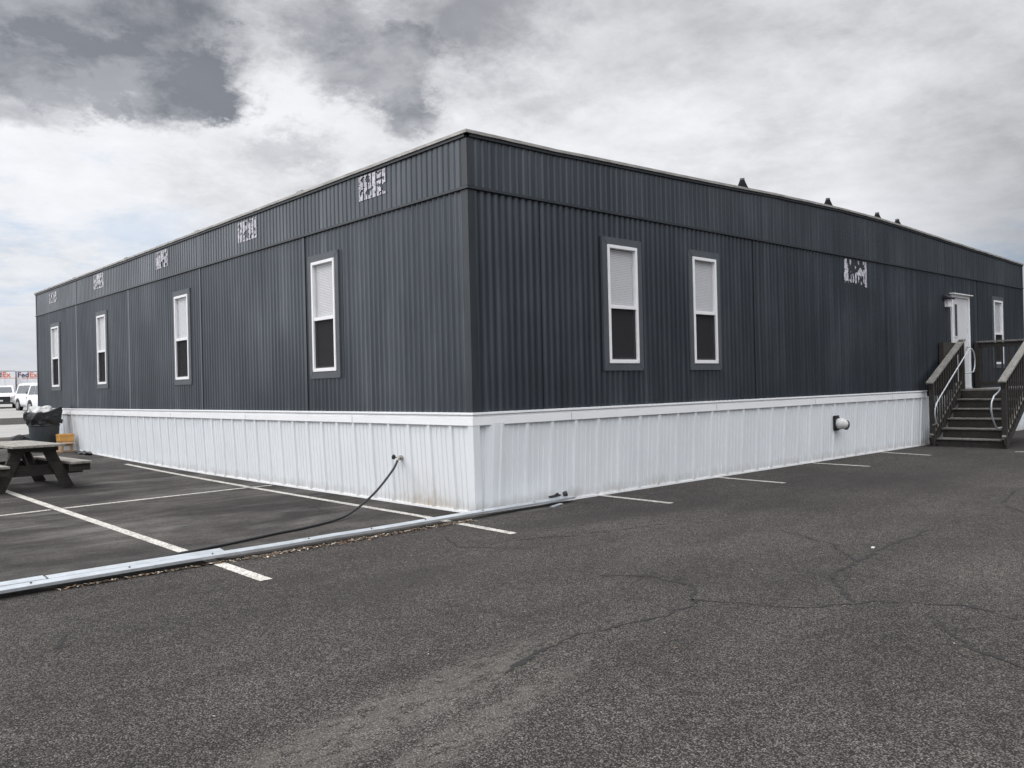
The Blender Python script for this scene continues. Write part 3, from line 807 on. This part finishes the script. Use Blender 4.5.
crumple('rubbish', 'litter_white', tc, lambda t, v: (.30 * math.cos(t) * math.sin(v * 1.6) - .05, .30 * math.sin(t) * math.sin(v * 1.6), .86 + .20 * math.cos(v * 1.6)), seed=11, amp=.12, fr=6)
bg = crumple('trash_bag', 'black_plastic', None, lambda t, v: (.30 * math.cos(t) * math.sin(math.pi * v) ** .6, .27 * math.sin(t) * math.sin(math.pi * v) ** .6, .20 - .20 * math.cos(math.pi * v)), seed=21, amp=.10, fr=5, loc=(-.92, 17.3, cz + .03))
tag(bg, 'knotted black rubbish bag on the ground behind the trash can', 'trash bag')
bx0, by0 = -.29, 15.95; bz = terr(bx0, by0)
bb = empty('cardboard_box', (bx0, by0, bz), R(8)); tag(bb, 'open brown cardboard box on the ground against the white skirting', 'box')
m = MB(); m.box(-.15, .15, -.15, .15, 0, .27); m.build('body', 'cardboard', bb, bevel=.006)
m = MB(); m.bar((0, -.15, .268), (0, -.25, .22), .28, .006, up=(0, 0, 1)); m.build('flap', 'cardboard', bb)
m = MB(); m.box(-.08, .06, -.154, -.15, .05, .16); m.build('paper_label', 'litter_white', bb)
ob = empty('orange_crate', (bx0 + .01, by0, bz + .273), R(3)); tag(ob, 'flat orange carton resting on the brown cardboard box', 'carton')
m = MB(); m.box(-.165, .165, -.16, .16, 0, .17); m.build('body', 'orange_board', ob, bevel=.01)
m = MB(); m.box(-.172, .172, -.168, .168, .13, .19); m.build('lid', 'orange_board', ob, bevel=.01)
# low black scrap by the skirting foot
sc = crumple('plastic_scrap', 'black_plastic', None, lambda t, v: (.10 * math.cos(t) * math.sin(math.pi * v) ** .6, .65 * math.sin(t) * math.sin(math.pi * v) ** .6, .03 - .03 * math.cos(math.pi * v)), seed=41, amp=.05, fr=6, loc=(-.15, 14.9, terr(0, 14.9)))
tag(sc, 'low crumpled strip of black plastic lying along the foot of the skirting', 'scrap')

# ------------------------------------------------------------------ metal flashings on the ground
def flashing(pts, w, h, lift, lipfront=True):
    m = MB()
    for a, b in zip(pts[:-1], pts[1:]):
        a = Vector(a); b = Vector(b); d = (b - a).normalized(); n_ = Vector((-d.y, d.x, 0))
        L_ = (b - a).length; K = max(1, int(L_ / .5))
        # profile (across n_, up): top sheet, folded front face, small foot
        prof = [(-w, lift + h * .35), (-w, lift + h * .40), (0, lift + h * 1.02), (w * .86, lift + h * .92), (w, lift + h * .72), (w, lift + h * .66), (w * .86, lift + h * .86), (0, lift + h * .96), (-w + .006, lift + h * .36)]
        prof = [(-w, lift), (-w - .002, lift + h), (w * .55, lift + h + .010), (w * .62, lift + h + .004), (w, lift + h - .004), (w + .004, lift + h * .2), (w - .002, lift + h * .2), (w - .004, lift + h - .010), (-w + .004, lift + h - .008), (-w + .004, lift)]
        i0 = len(m.v); nP = len(prof)
        for k in range(K + 1):
            c = a + (b - a) * (k / K); wob = .012 * mn.noise(Vector((c.x * .8, 1, w * 40))); wz = .006 * mn.noise(Vector((c.x * 1.3, 5, w * 40)))
            for (q, z) in prof: p = c - n_ * (-q) + n_ * wob; m.v.append((p.x, p.y, p.z + z + wz + terr(p.x, p.y)))
        for k in range(K):
            for q in range(nP):
                q2 = (q + 1) % nP; m.f.append((i0 + k * nP + q, i0 + k * nP + q2, i0 + (k + 1) * nP + q2, i0 + (k + 1) * nP + q)); m.sm.append(False)
        m.f.append(tuple(i0 + q for q in range(nP))); m.sm.append(False); m.f.append(tuple(i0 + K * nP + q for q in range(nP))); m.sm.append(False)
    return m
fl = empty('metal_flashing', (-2.5, -.2, 0))
tag(fl, 'very long galvanised metal flashing lying across the bays to the building corner', 'metal flashing', 'metal flashings on the ground')
m = flashing([(-8.2, -.47, 0), (-1.0, -.21, 0), (1.55, -.08, 0)], .062, .024, .046)
part(m, 'channel', 'galvanised_steel', fl)
m = MB()
for k in range(9):
    x = -5.6 + k * .8 + random.uniform(-.1, .1); yq = -.42 + (x + 8.2) * (.24 / 7.2) if x < -1 else -.18 + (x + 1) * .11 / 2.55
    m.tube([(x, yq - .04, .076), (x, yq - .04, .084)], .008, 8)
part(m, 'screw', 'black_rubber', fl)
f2 = empty('metal_flashing', (-5.5, .0, 0)); tag(f2, 'shorter galvanised flashing butted along the back of the long one on the left', 'metal flashing', 'metal flashings on the ground')
part(flashing([(-8.2, -.335, 0), (-4.62, -.206, 0)], .062, .03, .050), 'channel', 'galvanised_steel', f2)
part(flashing([(-4.60, -.206, 0), (-3.15, -.155, 0)], .058, .028, .048), 'channel', 'galvanised_steel', f2)
# bits of hardware at the flashing's end
for x, y, r_, lab in ((1.28, -.05, 0, 'dark metal clip on the flashing just left of the black knob'), (1.46, -.045, 1, 'black round knob at the very end of the long flashing')):
    o = empty('metal_clip' if r_ == 0 else 'pipe_fitting', (x, y, .08)); tag(o, lab, 'hardware')
    m = MB()
    if r_ == 0: m.bar((-.09, 0, .012), (.09, .01, .02), .05, .022); m.bar((.0, .0, .02), (.06, .01, .045), .03, .02)
    else: m.tube([(-.02, 0, .02), (.02, -.02, .03)], .034, 12)
    m.build('plate' if r_ == 0 else 'fitting', 'black_rubber', o, bevel=.002 if r_ == 0 else 0)
m = MB(); m.bar((0, 0, 0), (.22, .04, .012), .05, .012); o = m.build('metal_strip', 'galvanised_steel', loc=(1.0, -.26, .008)); tag(o, 'short flat strip of metal on the asphalt in front of the flashing end', 'metal strip')

# hose
hp = [(-.10, 1.44, .575), (-.16, 1.40, .52), (-.228, 1.355, .474), (-.531, 1.229, .272), (-.76, 1.135, .165), (-.943, 1.058, .098), (-1.1, .99, .052), (-1.254, .928, .026), (-1.513, .82, .016), (-1.929, .66, .016), (-2.173, .627, .016), (-2.5, .52, .016), (-2.813, .423, .016), (-3.253, .318, .016), (-3.671, .175, .016), (-4.3, .03, .016), (-5.1, -.04, .016), (-6.5, -.05, .016), (-8.5, -.1, .016)]
def smooth_pts(P, it=2):
    P = [Vector(p) for p in P]
    for _ in range(it):
        Q = [P[0]]
        for a, b in zip(P[:-1], P[1:]): Q += [a * .75 + b * .25, a * .25 + b * .75]
        Q.append(P[-1]); P = Q
    return P
m = MB(); m.tube(smooth_pts(hp), .0145, 10); o = m.build('water_hose', 'black_rubber'); tag(o, 'black hose hanging from the tap and running over the bays to the flashing', 'hose')

# leaf litter along the flashing and scattered grit
m1 = MB(); m1.recalc = False
def litter(n_, fx, mats, name, label, cat, smin, smax):
    m = MB(); m.recalc = False; mi = []
    for _ in range(n_):
        x, y = fx(); s_ = random.uniform(smin, smax); a = random.uniform(0, 6.28); z = .006 + random.uniform(0, .012)
        c = Vector((x, y, z + terr(x, y))); u = Vector((math.cos(a), math.sin(a), random.uniform(-.25, .25))) * s_; w = Vector((-math.sin(a), math.cos(a), random.uniform(-.25, .25))) * s_ * random.uniform(.3, .8)
        m.quad(c - u, c - w * .8 - u * .1, c + u, c + w); mi.append(random.randrange(len(mats)))
    o = m.build(name, mats[0])
    for q in mats[1:]: o.data.materials.append(M[q])
    for p, k in zip(o.data.polygons, mi): p.material_index = k
    return tag(o, label, cat, kind='stuff')
def fx1():
    x = -4.6 + 4.3 * random.random() ** .75; yq = -.42 + (x + 8.2) * (.24 / 7.2)
    dens = 1 if x > -3.2 else .35
    return x, yq - .10 - abs(random.gauss(0, .055)) * dens
litter(1700, fx1, ['leaf_brown', 'leaf_pale', 'crack_dirt', 'leaf_brown'], 'leaf_litter', 'dry leaf litter gathered along the front of the metal flashing', 'leaf litter', .007, .024)
litter(200, lambda: (random.uniform(-8, 9), random.uniform(-6.5, -.6)), ['pebble', 'leaf_pale', 'leaf_brown'], 'grit', 'loose pale grit scattered over the asphalt', 'grit', .003, .009)
def fx2():
    x = random.uniform(.0, 12.5); return x, -.02 - abs(random.gauss(0, .04))
litter(260, fx2, ['crack_dirt', 'leaf_pale', 'pebble'], 'grit', 'fine dirt gathered along the foot of the skirting', 'dirt', .005, .012)
for (x, y), lab in (((1.0, -4.28), 'small white scrap of paper lying on the open asphalt'),):
    m = MB(); m.bar((-.02, 0, .006), (.02, .01, .01), .025, .004); o = m.build('paper_scrap', 'litter_white', loc=(x, y, 0)); tag(o, lab, 'paper')

# ------------------------------------------------------------------ vehicles in the far lot
def suv(name, loc, rz, label, grille='car_black', sedan=False):
    r = empty(name, loc, rz); tag(r, label, 'car', 'white vehicles parked in the far lot')
    L2, W2 = 2.35, .93; H = 1.80 if not sedan else 1.62
    # lofted body: x forward; sections across
    prof = [(-L2, .45, .95), (-L2 + .1, .30, 1.05), (-1.6, .28, 1.08), (.9, .28, 1.06), (1.75, .30, 1.0), (L2 - .12, .32, .88), (L2, .45, .72)]
    m = MB(); rings = []
    for x, z0, z1 in prof:
        w = W2 * (1 if abs(x) < 1.9 else .93 if abs(x) < 2.3 else .86)
        ring = [(x, -w * .95, z0), (x, -w, z0 + .2), (x, -w, z1 - .22), (x, -w * .93, z1), (x, w * .93, z1), (x, w, z1 - .22), (x, w, z0 + .2), (x, w * .95, z0)]
        rings.append(len(m.v)); m.v += ring
    for a, b in zip(rings[:-1], rings[1:]):
        for k in range(8): m.f.append((a + k, a + (k + 1) % 8, b + (k + 1) % 8, b + k)); m.sm.append(True)
    m.f.append(tuple(rings[0] + k for k in range(8))); m.f.append(tuple(rings[-1] + k for k in range(8))); m.sm += [False, False]
    body = m.build('body', 'car_white', r, bevel=.03)
    ztop = H
    gh = [(-L2 + .12, 1.02, .86), (-1.95, ztop - .04, .70), (-.6, ztop, .72), (.35, ztop - .05, .70), (1.15, 1.03, .84)]
    def greenhouse(sc, mat, nm, par, cut=None):
        m = MB(); q = [(gh[0], gh[1]), (gh[1], gh[2]), (gh[2], gh[3]), (gh[3], gh[4])]
        base = [(gh[0][0], 1.0), (gh[4][0], 1.0)]
        V = []
        for (x, z, w) in gh: V.append((x, -w * sc, z)); V.append((x, w * sc, z))
        m.v = V
        for k in range(4): m.f.append((2 * k, 2 * k + 1, 2 * k + 3, 2 * k + 2)); m.sm.append(False)
        m.f.append((0, 2, 4, 6, 8)); m.f.append((1, 3, 5, 7, 9)); m.f.append((0, 1, 9, 8)); m.sm += [False] * 3
        return m.build(nm, mat, par, bevel=.04)
    greenhouse(1.0, 'car_white', 'cabin', r)
    # glass panels set on the cabin
    for s_ in (-1, 1):
        for (xa, xb, xc, xd) in ((-1.95, -1.0, -1.05, -1.72), (-.93, -.02, -.02, -.93), (.05, .93, .42, .05)):
            m = MB(); m.recalc = False
            def S(x, z): t = (z - 1.02) / (ztop - 1.02); return (x, s_ * (.862 * (1 - t) + .722 * t), z)
            m.quad(S(xa, 1.12), S(xb, 1.12), S(xc, ztop - .16), S(xd, ztop - .16)); m.build('side_window', 'car_glass', r)
    m = MB(); m.recalc = False; m.quad((1.08, -.72, 1.12), (1.08, .72, 1.12), (.47, .62, ztop - .10), (.47, -.62, ztop - .10)); m.build('windshield', 'car_glass', r)
    m = MB(); m.recalc = False; m.quad((-L2 + .10, -.70, 1.16), (-L2 + .10, .70, 1.16), (-2.0, .60, ztop - .14), (-2.0, -.60, ztop - .14)); m.build('rear_window', 'car_glass', r)
    m = MB(); m.box(L2 - .03, L2 + .03, -.62, .62, .42, .82); gr = m.build('grille', grille, r, bevel=.02)
    m = MB(); m.box(L2 + .031, L2 + .04, -.17, .17, .47, .58); m.build('plate', 'litter_white', gr)
    m = MB(); m.box(L2 - .1, L2 + .035, -.80, .80, .28, .40); m.build('bumper', 'car_black', r, bevel=.03)
    for s_ in (-1, 1):
        m = MB(); m.box(L2 - .12, L2 + .0, s_ * .64, s_ * .86, .70, .84); m.build('headlight', 'lamp_lens', r, bevel=.02)
        m = MB(); m.box(-L2 - .01, -L2 + .08, s_ * .66, s_ * .84, .78, 1.0); m.build('tail_light', 'red_lens', r, bevel=.02)
        m = MB(); m.box(.78, .98, s_ * .93, s_ * 1.14, 1.05, 1.22); m.build('mirror', 'car_black', r, bevel=.03)
        for x in (-1.45, 1.42):
            m = MB(); m.tube([(x, s_ * .70, .36), (x, s_ * .945, .36)], .37, 24); w = m.build('wheel', 'tyre', r)
            m = MB(); m.tube([(x, s_ * .94, .36), (x, s_ * .955, .36)], .23, 16); m.build('rim', 'rim_metal', w)
            m = MB(); m.tube([(x, s_ * .90, .40), (x, s_ * .935, .40)], .44, 20); m.build('wheel_arch', 'car_black', r)
    return r
def ground_at(px, py, it=200):
    d0 = fw + rr * ((px - 512) / 846.94) + uu * ((384 - py) / 846.94); C = Vector((-6.37353, -7.68598, 1.5)); z = 0
    for _ in range(it):
        t = (z - C.z) / d0.z; P = C + d0 * t; z = .8 * z + .2 * terr(P.x, P.y)
    return P
los = math.atan2(1.13, .24)                    # line of sight towards the far lot
def place(px, py, dist_adj=0): P = ground_at(px, py); return (P.x, P.y, terr(P.x, P.y))
# heading almost towards the camera, body side showing on the left
suv('suv', (8.05, 53.6, terr(0, 53.6)), los + math.pi + R(17), 'white sport utility vehicle behind, left one of the pair by the building corner')
suv('suv', (7.2, 46.7, terr(0, 46.7)), los + math.pi + R(17), 'white sport utility vehicle in front of its twin, partly hidden by the building corner')
suv('parked_car', (7.75, 63.2, terr(0, 63.2)), los + math.pi - R(2), 'white car with black grille facing the camera at the left edge', sedan=True)

# ------------------------------------------------------------------ trailers at the far side
def text_mesh(body, size, mat, name, parent, loc, rot):
    c = D.curves.new(name, 'FONT'); c.body = body; c.size = size; c.extrude = .01; c.offset = .012
    t = D.objects.new(name, c); COL.objects.link(t); bpy.context.view_layer.update()
    me = D.meshes.new_from_object(t.evaluated_get(bpy.context.evaluated_depsgraph_get())); D.objects.remove(t)
    w = max(v.co.x for v in me.vertices); me.materials.clear(); me.materials.append(M[mat])
    o = D.objects.new(name, me); COL.objects.link(o); o.parent = parent; o.location = loc; o.rotation_euler = rot
    return o, w
def trailer(px_left, px_right, length, label, sign_at=None, rear=False, dist=0.0):
    """long side faces the camera; local x runs to the right"""
    yy = 118.0 + dist
    C = Vector((-6.37353, -7.68598)); d = fw + rr * ((px_left - 512) / 846.94)
    t = (yy - C.y) / d.y; x = C.x + d.x * t
    ang = los - math.pi / 2
    r = empty('semi_trailer', (x, yy, terr(x, yy)), ang); tag(r, label, 'trailer', 'white trailers parked in a row across the far lot')
    L_, W_ = length, 2.6
    m = MB(); m.box(0, L_, 0, W_ if not rear else 14.0, 1.15, 3.92); m.build('box', 'trailer_white' if not rear else 'trailer_white', r, bevel=.03)
    m = MB(); m.box(.0, L_, -.02, -.001, 1.15, 1.3); m.box(0, L_, -.02, -.001, 3.80, 3.9); m.build('side_rail', 'trailer_grey', r)
    if rear:
        m = MB(); m.box(.12, L_ - .12, -.04, -.003, 1.32, 3.15); m.build('rear_door', 'trailer_grey', r)
    else:
        m = MB()
        for k in range(int(L_ / 1.2)): m.box(.05 + k * 1.2, .08 + k * 1.2, -.012, -.001, 1.3, 3.8)
        m.build('side_rib', 'trailer_grey', r)
        m = MB(); m.box(-.06, .0, 0, W_, 1.15, 3.9); m.build('door_frame', 'car_black', r)
    for x_ in ((L_ * .12, L_ * .12 + 1.25) if not rear else (L_ / 2,)):
        m = MB(); m.tube([(x_, .1, .5), (x_, .7, .5)], .5, 18); w = m.build('wheel', 'tyre', r)
        m = MB(); m.tube([(x_, .07, .5), (x_, .1, .5)], .26, 12); m.build('rim', 'rim_metal', w)
    m = MB(); m.box(.3, L_ - .3, .9, min(1.7, W_), .75, 1.14); m.build('chassis', 'car_black', r)
    for x_ in (L_ * .78,) if not rear else ():
        m = MB(); m.box(x_, x_ + .15, .3, .45, .0, 1.14); m.build('landing_leg', 'car_black', r)
    if sign_at is not None:
        sz = .92
        o, w = text_mesh('Fed', sz, 'logo_purple', 'lettering', r, (sign_at, -.03, 3.10), (R(90), 0, 0))
        o2, w2 = text_mesh('Ex', sz, 'logo_orange', 'lettering', r, (sign_at + w + .06, -.03, 3.10), (R(90), 0, 0))
        m = MB(); m.box(sign_at + .5, sign_at + 3.0, -.022, -.003, 2.93, 2.98); m.build('stripe', 'logo_orange', r)
    return r
trailer(16.5, 0, 13.5, 'white trailer with purple and orange lettering directly behind the two white vehicles', sign_at=.12)
tr2 = trailer(-112, 0, 13.2, 'white trailer at the left edge with only its orange lettering end in view', sign_at=10.4)
trailer(8.6, 0, .95 * 1.0, 'narrow white trailer end with grey doors between the two lettered trailers', rear=True, dist=2.0)
# ------------------------------------------------------------------ sky
SUN_EL, SUN_AZ = R(40), R(138)          # azimuth measured from +X
w = D.worlds.new('World'); scene.world = w; w.use_nodes = True; nt = w.node_tree; nt.nodes.clear()
class WN(NT):
    def __init__(s): s.t = nt; s.n = nt.nodes; s.l = nt.links
W = WN()
out = W.add('ShaderNodeOutputWorld'); bg = W.add('ShaderNodeBackground'); bg.inputs[1].default_value = .1; W.link(bg.outputs[0], out.inputs[0])
sky = W.add('ShaderNodeTexSky', sky_type='NISHITA'); sky.sun_disc = False; sky.sun_elevation = SUN_EL; sky.sun_rotation = math.pi / 2 - SUN_AZ
sky.air_density = 1.0; sky.dust_density = 1.5
dirv = W.coord('Generated')
x, y, z = W.sep(dirv)
zc = W.math('MAXIMUM', z, 0.0)
den = W.math('ADD', zc, .20)
cmb = W.add('ShaderNodeCombineXYZ'); W.link(W.math('DIVIDE', x, den), cmb.inputs[0]); W.link(W.math('DIVIDE', y, den), cmb.inputs[1]); cmb.inputs[2].default_value = 1.7
pl = cmb.outputs[0]
n1 = W.noise(pl, .42, 7, .56, .5); n2 = W.noise(pl, 2.1, 9, .64, .25); n3 = W.noise(pl, .16, 3, .5)
# warped direction for the individual cloud masses
nz = W.add('ShaderNodeTexNoise'); W.link(W.map(dirv, scale=(1, 1, 1.8)), nz.inputs['Vector']); nz.inputs['Scale'].default_value = 5.5; nz.inputs['Detail'].default_value = 9; nz.inputs['Roughness'].default_value = .68
vm = W.add('ShaderNodeVectorMath', operation='SUBTRACT'); W.link(nz.outputs['Color'], vm.inputs[0]); vm.inputs[1].default_value = (.5, .5, .5)
vs = W.add('ShaderNodeVectorMath', operation='SCALE'); W.link(vm.outputs[0], vs.inputs[0]); vs.inputs['Scale'].default_value = .24
va = W.add('ShaderNodeVectorMath', operation='ADD'); W.link(dirv, va.inputs[0]); W.link(vs.outputs[0], va.inputs[1])
def sdir(px, py): return (fw + rr * ((px - 512) / 846.94) + uu * ((384 - py) / 846.94)).normalized()
def cloud(px, py, rad, soft=.6, st=1.0, src=None):
    """round mass centred on a sky direction; rad in radians"""
    d = sdir(px, py)
    s1 = W.add('ShaderNodeVectorMath', operation='SUBTRACT'); W.link(src or va.outputs[0], s1.inputs[0]); s1.inputs[1].default_value = d
    s2 = W.add('ShaderNodeVectorMath', operation='MULTIPLY'); W.link(s1.outputs[0], s2.inputs[0]); s2.inputs[1].default_value = (1, 1, 1.55)
    ln = W.add('ShaderNodeVectorMath', operation='LENGTH'); W.link(s2.outputs[0], ln.inputs[0])
    mr = W.add('ShaderNodeMapRange', interpolation_type='SMOOTHSTEP'); W.link(ln.outputs['Value'], mr.inputs[0])
    mr.inputs[1].default_value = rad * (1 - soft); mr.inputs[2].default_value = rad * (1 + soft); mr.inputs[3].default_value = st; mr.inputs[4].default_value = 0
    return mr.outputs[0]
def smax(lst):
    a = lst[0]
    for b in lst[1:]: a = W.math('MAXIMUM', a, b)
    return a
n4 = W.noise(pl, 6.5, 7, .66, .15)
base = W.ramp(W.math('ADD', W.math('ADD', W.math('MULTIPLY', n1, .28), W.math('MULTIPLY', n2, .40)), W.math('MULTIPLY', n4, .32)), [(.40, .54), (.46, .64), (.52, .74), (.59, .84)])
darkm = smax([cloud(60, 55, .085, .5), cloud(140, 70, .075, .5), cloud(200, 88, .055, .4), cloud(100, 95, .04, .4), cloud(20, 10, .12, .6, .85), cloud(110, 10, .12, .6, .9), cloud(190, 55, .06, .5),
              cloud(375, 50, .085, .5, .82), cloud(330, 20, .08, .6, .7), cloud(460, 5, .11, .6, .66), cloud(415, 105, .04, .5, .8), cloud(395, 85, .05, .5, .8), cloud(350, 85, .035, .6, .6), cloud(290, 165, .035, .7, .35), cloud(20, 105, .05, .6, .6), cloud(60, 122, .022, .6, .7),
              cloud(535, 105, .035, .7, .30), cloud(640, 20, .12, .7, .24), cloud(800, 20, .16, .8, .12), cloud(960, 120, .14, .8, .05)])
brk = W.ramp(W.noise(W.map(dirv, scale=(1, 1, 1.8)), 9.0, 7, .62, .3), [(.38, 1.15), (.58, .72)])
darkm = W.math('MINIMUM', W.math('MULTIPLY', darkm, brk), 1.0)
brightm = smax([cloud(290, 125, .07, .9, .75), cloud(60, 165, .13, .9, .55), cloud(610, 140, .10, .9, .35), cloud(560, 60, .07, .9, .22), cloud(860, 215, .14, .9, .5), cloud(700, 175, .08, .9, .3)])
lum = W.mix(brightm, base, (.90, .90, .90))
dcol = W.ramp(n1, [(.35, (.14, .145, .158)), (.65, (.24, .248, .265))])
lum = W.mix(darkm, lum, dcol)
# thin bluish gaps low on the left and at the far right
gap = smax([cloud(20, 262, .075, .8, 1.0), cloud(130, 225, .06, .8, .6), cloud(-80, 290, .12, .8, .9), cloud(1000, 268, .045, .8, .9), cloud(1080, 280, .06, .8, .9)])
gapn = W.math('MULTIPLY', gap, W.ramp(W.noise(W.map(dirv, scale=(1, 1, 4.5)), 6.0, 7, .62, .4), [(.44, .0), (.60, .70)]))
# horizon haze on the left
# brighter towards the zenith and behind the viewer, darker low on the right behind
el = W.ramp(zc, [(.0, .92), (.12, 1.0), (.28, .97), (.46, .93), (.80, 2.9), (1.0, 3.4)])
sc_ = W.add('ShaderNodeVectorMath', operation='DOT_PRODUCT'); W.link(dirv, sc_.inputs[0]); sc_.inputs[1].default_value = (-.60, -.74, .0)
behind = W.ramp(sc_.outputs['Value'], [(.15, 0.0), (.8, 1.0)])
s2_ = W.add('ShaderNodeVectorMath', operation='DOT_PRODUCT'); W.link(dirv, s2_.inputs[0]); s2_.inputs[1].default_value = (.80, -.60, .0)
rlow = W.math('MULTIPLY', W.ramp(s2_.outputs['Value'], [(.45, 0.0), (.75, 1.0)]), W.ramp(zc, [(.18, 1.0), (.42, 0.0)]))  # unseen low sky darkened to dim reflections on the right wall
k = W.math('MULTIPLY', el, W.math('ADD', 1.0, W.math('MULTIPLY', behind, W.ramp(zc, [(.25, 0.0), (.6, 1.2)]))))
k = W.math('MULTIPLY', k, W.math('SUBTRACT', 1.0, W.math('MULTIPLY', rlow, .86)))
tint = W.mix(1.0, lum, (1.0, 1.005, 1.03), 'MULTIPLY')
haz = W.ramp(zc, [(.0, 1.0), (.10, .55), (.22, 0.0)])
tint = W.mix(W.math('MULTIPLY', haz, .75), tint, (.60, .63, .70))
tint = W.mix(gapn, tint, (.42, .56, .75))
sg = W.add('ShaderNodeVectorMath', operation='DOT_PRODUCT'); W.link(dirv, sg.inputs[0]); sg.inputs[1].default_value = (math.cos(R(138)) * math.cos(R(22)), math.sin(R(138)) * math.cos(R(22)), math.sin(R(22)))
glow = W.ramp(sg.outputs['Value'], [(.62, 0.0), (.97, 1.0)])  # out-of-view sky brightening, added to lighten the left wall
k = W.math('MULTIPLY', k, W.math('ADD', 1.0, W.math('MULTIPLY', glow, .55)))
cl = W.mix(1.0, tint, W.mix(1.0, (10, 10, 10, 1), k, 'MULTIPLY'), 'MULTIPLY')
fin = W.mix(.93, sky.outputs[0], cl)
W.link(fin, bg.inputs[0])

sl = D.lights.new('sun', 'SUN'); sl.energy = 1.0; sl.angle = R(28); sl.color = (1, .97, .93)
so = D.objects.new('sun', sl); COL.objects.link(so)
sd = Vector((math.cos(SUN_AZ) * math.cos(SUN_EL), math.sin(SUN_AZ) * math.cos(SUN_EL), math.sin(SUN_EL)))
so.rotation_euler = sd.to_track_quat('Z', 'Y').to_euler()

scene.render.engine = 'CYCLES'
scene.view_settings.view_transform = 'Standard'; scene.view_settings.look = 'None'; scene.view_settings.gamma = 1; scene.view_settings.exposure = 0.2
scene.cycles.max_bounces = 6; scene.cycles.use_denoising = True
scene.cycles.transparent_max_bounces = 12
